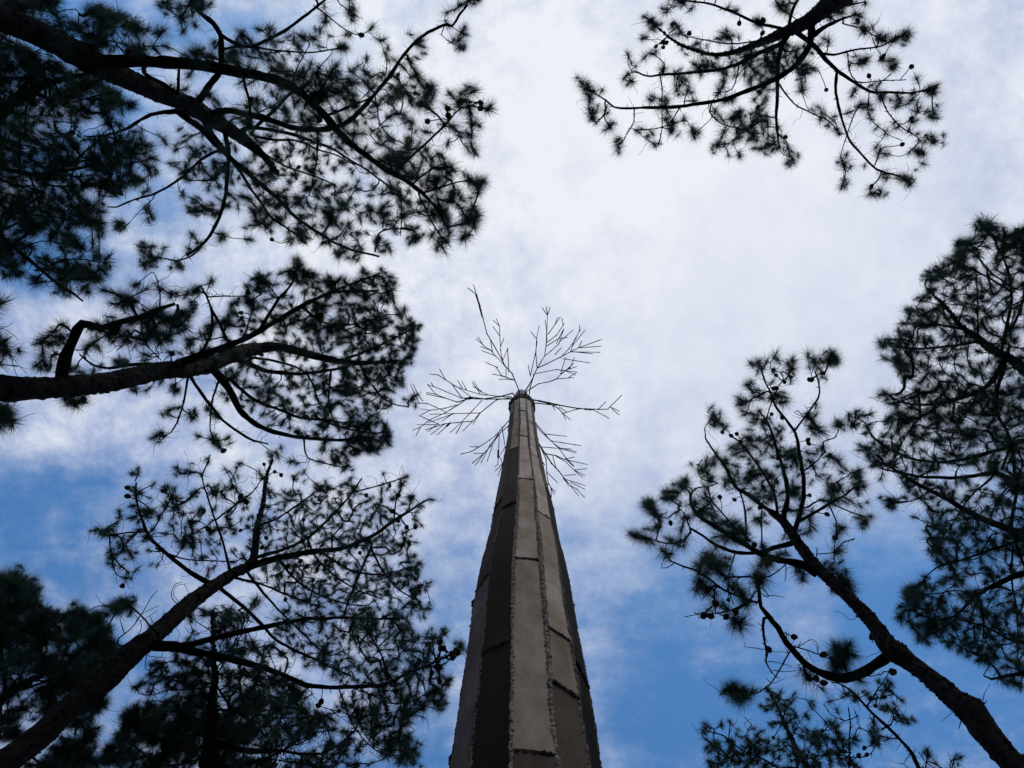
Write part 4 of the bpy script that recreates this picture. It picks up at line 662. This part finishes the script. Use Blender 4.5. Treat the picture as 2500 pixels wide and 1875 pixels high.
TREES.append(dict(seed=9, R=6.9, hmax=18, nl=0.285, nn=140, sd=.3, second=.35, dead=.4, flakes=1500, label='pine with a knotty trunk from the lower right corner and a deeply curved limb',
 trunk=P("R7:2520,1930,178 2260,1680,170 2120,1540,165 2000,1400,160 1900,1260,175 1860,1210,190 1750,1130,128 1640,1030,115 1500,920,110 1380,830,122 1290,760,112 1220,650,98 1150,560,92 1070,480,80 960,370,78 850,270,74 760,170,72 700,90,68 640,0,62") + P("R6:970,1110,46 925,1080,36 900,1060,20"), cs=.62,
 limbs=[PW("R7:1790,1240 1850,1215 1905,1190",130,74), PW("R7:1940,1200 1935,1170 1942,1150",24,8), PW("R7:1100,560 1145,530 1165,515",62,40), PW("R7:1190,700 1235,665 1262,640",64,38), PW("R6:975,1110 1000,1000 990,880 960,780 930,680 890,560 840,480", 34, 9), PW("R6:1045,1160 1080,1050 1095,950 1085,820 1060,700 1040,610 990,530 930,450 900,370 860,290", 30, 9), PW("R6:1040,600 1100,520 1180,400 1180,310 1160,250", 13, 9), PW("R6:940,1085 870,1040 780,970 700,920 640,800 580,720 530,640 525,600", 30, 7), PW("R6:945,1070 920,960 850,840 780,740 720,660 680,630", 18, 9),
  PW("R6:1060,1130 1150,1080 1250,1020 1330,970 1390,920", 20, 10), PW("R6:1020,1060 1100,1040 1200,1000 1300,1040 1400,1080 1470,1100", 12, 6), PW("R6:760,1260 760,1100 730,970 680,870", 14, 8), PW("R6:1160,1420 1110,1380 1000,1350 870,1310 760,1250 640,1180 560,1130 480,1080 440,1010 440,960 470,930 540,920", 52, 8), PW("R6:1040,1240 920,1270 830,1300 700,1300 600,1260 520,1210 440,1160", 34, 12),
  PW("R6:440,1160 420,1100 380,1050 300,1100 240,1080", 10, 6), PW("R6:440,1180 390,1240 300,1250 220,1230 150,1215", 13, 7), (PW("R7:1300,830 1180,900 1080,960 980,985 870,970 770,920 680,840 600,750 540,650 480,570 430,500 420,400 400,330 390,290", 74, 20), dict(rise=.05)), PW("R6:810,1460 780,1442 650,1440 600,1400", 14, 9), PW("R6:825,1590 790,1580 650,1530 560,1470 460,1400 400,1380 330,1350 300,1310 300,1280", 15, 8),
  PW("R7:620,820 560,930 500,1020 430,1080 350,1100 290,1090", 11, 7), PW("R7:455,580 460,700 475,800 470,880 510,950", 20, 8), PW("R7:640,770 750,800 830,830 910,860 960,890", 9, 8), PW("R7:400,400 340,480 280,500 150,545 0,550 -80,570", 12, 6), PW("R6:1240,1020 1280,1120 1280,1180 1270,1290 1270,1350", 9, 6), PW("R6:1390,1220 1330,1240 1260,1300 1170,1310", 8, 6), PW("R6:850,1240 850,1120 860,1000", 10, 7),
  PW("R6:600,900 500,870 480,800 510,760", 8, 6), PW("R6:1085,830 1150,790 1220,720", 12, 7), PW("R6:1290,900 1350,860", 8, 6), PW("R6:870,560 950,340 1000,290", 8, 6), PW("R6:820,1460 900,1440 990,1370", 10, 7), PW("R7:1020,960 1000,900 990,820", 14, 8), PW("R7:860,270 940,280 1010,340", 12, 6), PW("R6:1210,660 1270,640 1300,580", 9, 6), PW("R6:560,1000 640,1090 700,1160 800,1240", 10, 7), PW("R6:700,1290 660,1480 690,1600", 9, 6)],
 tufts=XY("R6:1255,150 1240,170 1270,200 1240,200 1260,160 1120,160 1150,190 1180,200 1160,210 930,160 940,180 1030,190 1020,230 1010,260 790,210 840,200 850,230 880,200 820,210 920,250 790,320 770,340 800,370 820,400 930,390 960,400 980,430 900,410 720,410 740,440 740,480 760,500 580,510 600,540 560,520 620,560 640,580 610,500 830,520 800,550 860,570 840,480 940,590 950,610 1140,540 1170,570 1180,600 1160,510 1140,580 1200,600 1300,560 1290,550 700,700 680,690 720,680 590,730 530,780 520,830 540,850 510,820 560,870 570,790 640,770 700,800 650,880 640,910 680,890 770,640 860,650 900,680 760,700 800,860 780,890 760,870 810,930 830,980 900,860 880,840 930,890 1020,740 1000,720 950,740 1050,780 1150,800 1130,770 1180,860 1150,730 1200,700 1270,750 1290,770 1300,790 1040,940 1050,960 1030,900 1250,920 1270,930 1290,900 1240,950 1400,860 1420,880 1440,920 1390,850 1410,830 1270,1000 1240,1000 1360,1000 1480,1090 1450,1110 1440,1130 1320,1160 1300,1180 1300,1150 1300,1290 1290,1300 1130,1110 1130,1160 1100,1190 1070,1080 1000,1060 980,1210 780,1050 820,1110 840,1120 690,1160 720,1190 740,1180 690,1220",
  "R6:550,1080 520,1060 490,1060 520,990 530,970 560,1000 430,1100 400,1100 390,930 400,900 380,910 410,880 420,940 320,970 340,980 290,990 330,950 310,990 200,1030 190,1040 220,1050 180,1020 210,1010 380,1020 360,1070 270,1130 240,1150 250,1160 390,1160 130,1210 150,1210 170,1220 210,1240 110,1200 140,1200 330,1230 310,1220 370,1240 320,1310 560,1350 550,1380 580,1370 600,1400 610,1420 570,1350 530,1340 480,1370 640,1330 500,1490 520,1510 500,1470 540,1530 510,1500 830,1450 850,1460 820,1440 840,1440 700,1500 720,1520 740,1550 760,1590 690,1480 870,1360 850,1370 1070,1410 1050,1400 1090,1440 1290,1450 1320,1460 1340,1480 1350,1500 1300,1430 1260,1400 1250,1380 1000,1310 960,1310",
  "R7:990,800 950,780 1000,850 1040,820 970,870 940,890 1010,780 1000,810 960,830 980,900 270,600 300,600 290,620 250,600 240,1060 290,1080 280,1100 300,1120 330,1070 260,1080 370,1080 740,960 760,970 940,930 1090,990"),
 fills=[(XY("R6:520,780 900,600 1100,760 1080,1050 950,1050 800,980 640,880"), 26), (XY("R6:480,1060 760,1150 780,1240 600,1240"), 8)],
 bare=[P("R7:475,790,8 400,780,6 320,770,5 330,740,4"), P("R7:500,870,6 580,885,5 645,905,4"), P("R7:500,930,6 600,940,5 715,925,4"), P("R7:460,430,8 520,425,6 590,437,4"), P("R7:440,370,9 490,430,7 480,440,6"), P("R7:780,720,5 825,770,6 820,820,6"), P("R7:605,670,6 610,730,6"), P("R6:1170,1320,8 1172,1275,6"), P("R6:1040,490,6 1060,480,6 1100,520,6"), P("R6:270,1390,5 300,1390,6 345,1365,7"), P("R6:345,1250,4 320,1330,6"), P("R6:990,1370,6 990,1450,5 985,1470,4")],
 cones=XY("R6:920,245 935,275 985,315 1145,300 1130,300 1205,265 935,350 920,352 910,500 970,520 625,605 675,625 708,615 730,660 780,650 1120,650 1125,670 695,995 610,980 1130,970 1230,1080 1270,1215 1280,1215 325,1130 260,1110 240,1085 265,1150 590,1595 580,1590 660,1575 830,1010 860,920 840,1040 950,750 810,1255 1020,285 1250,740 700,1640", "R7:130,480 50,560 95,565 200,570 265,540 860,825 660,705 490,790 760,985 810,985 860,1015 1325,940")))

TREES.append(dict(seed=10, R=8.8, hmax=19, nl=0.165, nn=95, sd=.4, label='farther pine at the bottom edge, below the curved limb of the knotty pine',
 trunk=P("R7:1000,2200,120 900,1950,90 820,1750,60 760,1600,34 700,1500,26 650,1400,20 600,1300,15 560,1200,12 500,1090,8"), cs=.4,
 limbs=[PW("R7:840,1800 950,1780 1200,1820", 30, 24), (PW("R7:1560,1760 1510,1600 1460,1490 1380,1400 1250,1280 1150,1180 1040,1070 960,1020 910,1010", 34, 8), dict(h0=12.5)), PW("R7:800,1700 1000,1680 1030,1590 1030,1400 1040,1280 1025,1180", 16, 7), PW("R7:620,1640 550,1590 420,1520 300,1470 180,1370 70,1340", 16, 7), PW("R7:1150,1175 1230,1060 1310,930", 11, 6), PW("R7:1250,1330 1310,1300 1330,1250 1325,1180", 11, 6), PW("R7:740,1530 900,1500 1100,1520 1180,1490 1220,1410", 11, 6), PW("R7:640,1400 690,1290 760,1200", 8, 5), PW("R7:1390,1400 1300,1390 1200,1350 1110,1320 1070,1200", 9, 5), PW("R7:1090,1240 1000,1270 900,1220 860,1160", 7, 5), PW("R7:750,1580 760,1450 870,1330", 9, 5), PW("R7:1330,1240 1420,1270", 6, 5), PW("R7:1450,1500 1400,1560 1420,1580", 6, 4), PW("R7:1590,1700 1560,1560 1500,1480", 6, 5), PW("R7:1800,1750 1740,1590", 6, 5), PW("R7:370,1500 330,1380 370,1300 325,1245", 6, 4)],
 tufts=XY("R7:480,1060 570,1080 660,1090 780,1140 770,1170 440,1170 470,1190 600,1190 620,1230 740,1230 70,1300 60,1320 170,1300 230,1280 440,1340 500,1290 130,1420 110,1440 190,1490 300,1380 350,1400 390,1440 480,1460 540,1440 600,1310 100,1550 150,1560 240,1540 300,1540 370,1550 720,1340 780,1380 840,1370 830,1400 880,1380 920,1290 900,1280 940,1330 960,1350 980,1400 940,1430 950,1200 900,1140 1070,1380 1080,1400 1220,1400 1200,1400 1190,1390 1200,1290 1220,1340 1010,1090 1040,1080 990,1110 1070,1110 1060,1100 1150,1090 1180,1120 1230,1010 1280,1030 1300,1060 1310,1020 1270,1080 1290,1000 1380,1130 1290,1180 1270,1200 1370,1240 1470,1270 1420,1270 1240,1380 1060,1560 1070,1570 1000,1570 820,1560 880,1490 940,1480 1560,1490 1570,1510 1750,1510 1740,1530 1780,1520 1100,1590"),
 fills=[(XY("R7:60,1400 480,1400 700,1300 1000,1350 1050,1560 700,1600 100,1600"), 56), (XY("R7:460,1080 640,1100 700,1300 560,1300"), 12), (XY("R7:80,1600 1700,1600 1500,2000 300,2000"), 90)],
 cones=XY("R7:530,1290 520,1385 725,1480 850,1340 1070,1385 1095,1505 1150,1500 1210,1170 1265,1110 1225,1430 965,1380 885,1480 1175,1120 1135,1455 790,1420 1000,1480"), cone_s=.8))

TREES.append(dict(seed=11, more=.88, R=7.6, hmax=17.5, nl=0.21, nn=130, sd=.6, label='full dense pine crown rising along the right edge',
 trunk=P("R8:1700,1250,150 1400,1080,130 1150,930,100 1000,840,70 933,790,52 860,735,42 760,685,34 680,620,27 600,560,19 560,500,13 480,420,7"), cs=.1,
 limbs=[PW("R8:820,705 850,550 870,400 850,280 790,150 730,80", 18, 7), PW("R8:840,745 770,850 680,910 560,950 430,970 320,960 250,920", 28, 7), (PW("R8:1100,1080 933,1150 820,1190 720,1220 600,1250 480,1265 350,1240 220,1180 130,1080", 30, 6), dict(h0=13.8)), (PW("R8:1150,1500 933,1410 850,1350 770,1320 600,1345 450,1345 320,1320 200,1290", 40, 7), dict(h0=13.2)),
  (PW("R8:1150,1740 933,1630 850,1600 700,1540 560,1460 430,1390 300,1310 210,1260", 54, 8), dict(h0=12.6)), PW("R8:840,780 790,900 790,1010 860,1150 820,1300", 20, 12), PW("R8:700,650 560,680 450,690 300,680 230,660", 16, 7), (PW("R7:2450,190 2250,270 2100,310 1950,380 1870,440 1750,560 1650,590 1560,590", 52, 8), dict(h0=11.8)), PW("R7:2350,800 2212,750 2080,710 1950,640 1780,590", 28, 12), (PW("R7:2400,-60 2212,30 2000,110 1800,180 1620,235 1580,270 1530,320", 22, 6), dict(h0=12.4)),
  (PW("R7:2500,850 2250,940 2100,970 1990,990 1940,965", 44, 8), dict(h0=10.8)), PW("R7:2140,100 2130,300 2160,500 2170,700 2165,900", 14, 8), PW("R8:870,400 760,330 640,270 560,250", 12, 6), PW("R8:860,600 920,450 940,300 920,150", 16, 7), PW("R8:620,580 500,560 400,500 340,490", 14, 6), PW("R8:700,640 700,450 690,300", 10, 6), PW("R8:700,910 620,1050 560,1150 600,1260", 10, 6), PW("R8:560,950 440,1020 350,1100 280,1240", 10, 6),
  PW("R8:870,1150 900,1400 880,1600 940,1800", 20, 12), PW("R8:780,1330 650,1450 560,1600", 12, 6), PW("R8:480,420 430,360 450,310", 8, 5), PW("R8:870,380 750,290 680,200 600,150", 10, 6), PW("R7:1900,420 1980,600 2150,720", 12, 6), PW("R7:1760,570 1650,650 1560,700", 10, 6), PW("R7:1990,860 1995,780 1960,740", 6, 5), PW("R8:270,1470 360,1460 440,1420", 8, 5), PW("R8:220,1180 160,1120 130,1060 60,1030", 8, 5)],
 tufts=XY("R8:740,60 720,60 710,50 750,90 620,150 600,150 650,160 590,220 620,230 450,300 440,320 520,300 480,330 570,300 420,430 450,430 340,490 370,500 320,560 340,560 210,660 240,640 260,660 220,670 290,750 240,740 310,770 330,830 360,830 210,920 230,910 280,920 240,940 80,1020 150,1020 60,1070 90,1070 110,1180 100,1200 130,1190 170,1280 180,1260 260,1460 240,1450 280,1460 250,1480 380,1540 480,1590 440,1610 210,1340 330,1440 940,100 900,110 860,120 830,90 870,170 300,600 360,620 400,560 820,180 790,160",
  "R7:1600,40 1600,130 1640,100 1620,120 1440,380 1420,400 1500,360 1540,340 1470,370 1380,560 1400,500 1450,440 1420,450 1380,590 1370,570 1440,520 1510,700 1500,690 1560,740 1540,710 1600,640 1720,740 1700,760 1780,790 1830,800 1900,860 1940,850 1980,780 2050,970 2160,1020 2190,1040 2100,910 2150,740 1850,600 1560,640 1590,520 1480,480 1520,430 1820,700 1870,740 1650,690"),
 fills=[(XY("R8:600,160 740,70 950,90 1150,150 1150,800 900,850 700,900 560,880 340,850 270,740 250,650 350,540 340,480 430,420 470,310"), 250), (XY("R8:230,930 400,880 700,920 940,860 1150,900 1150,1400 900,1400 700,1300 500,1320 300,1290 180,1270 110,1180 220,1130"), 260), (XY("R8:300,1330 500,1360 700,1330 950,1380 1150,1500 1150,1800 950,1700 700,1650 480,1620 420,1480"), 110),
  (XY("R7:1560,0 1620,150 1700,230 1500,350 1390,480 1400,590 1500,620 1560,700 1650,650 1720,740 1850,780 1980,700 2000,850 2150,900 2250,950 2400,800 2400,0"), 150)],
 cones=XY("R8:680,185 715,430 720,425 900,90 810,240 500,320")))

TREES.append(dict(seed=12, R=6.5, hmax=15.5, nl=0.22, nn=120, label='pine showing only a few branch tips at the middle of the left edge',
 trunk=P("R4:-420,900,90 -380,800,70 -330,700,50 -300,600,30"), cs=0,
 limbs=[PW("R4:-330,700 -200,560 -60,520 20,540 60,545", 20, 6), PW("R4:-350,760 -180,880 -60,900 20,880", 20, 7), PW("R4:-320,650 -200,400 -90,320 0,305", 16, 6), PW("R4:-200,560 -60,600 40,612 90,622", 10, 4)],
 tufts=XY("R4:0,300 -10,290 20,500 0,500 -20,520 30,550 -20,600 20,860 40,880 50,870 0,890 20,900 -20,870 -10,940 10,840 -60,560 -80,900 -60,310 -120,500"),
 fills=[(XY("R4:-420,300 -60,280 -60,900 -420,950"), 70)], cones=[]))

for T_ in TREES: make_pine(T_)
for o in bpy.data.objects:
    if '_o' in o: del o['_o']
    if o.type == 'MESH' and 'kind' not in o: pass
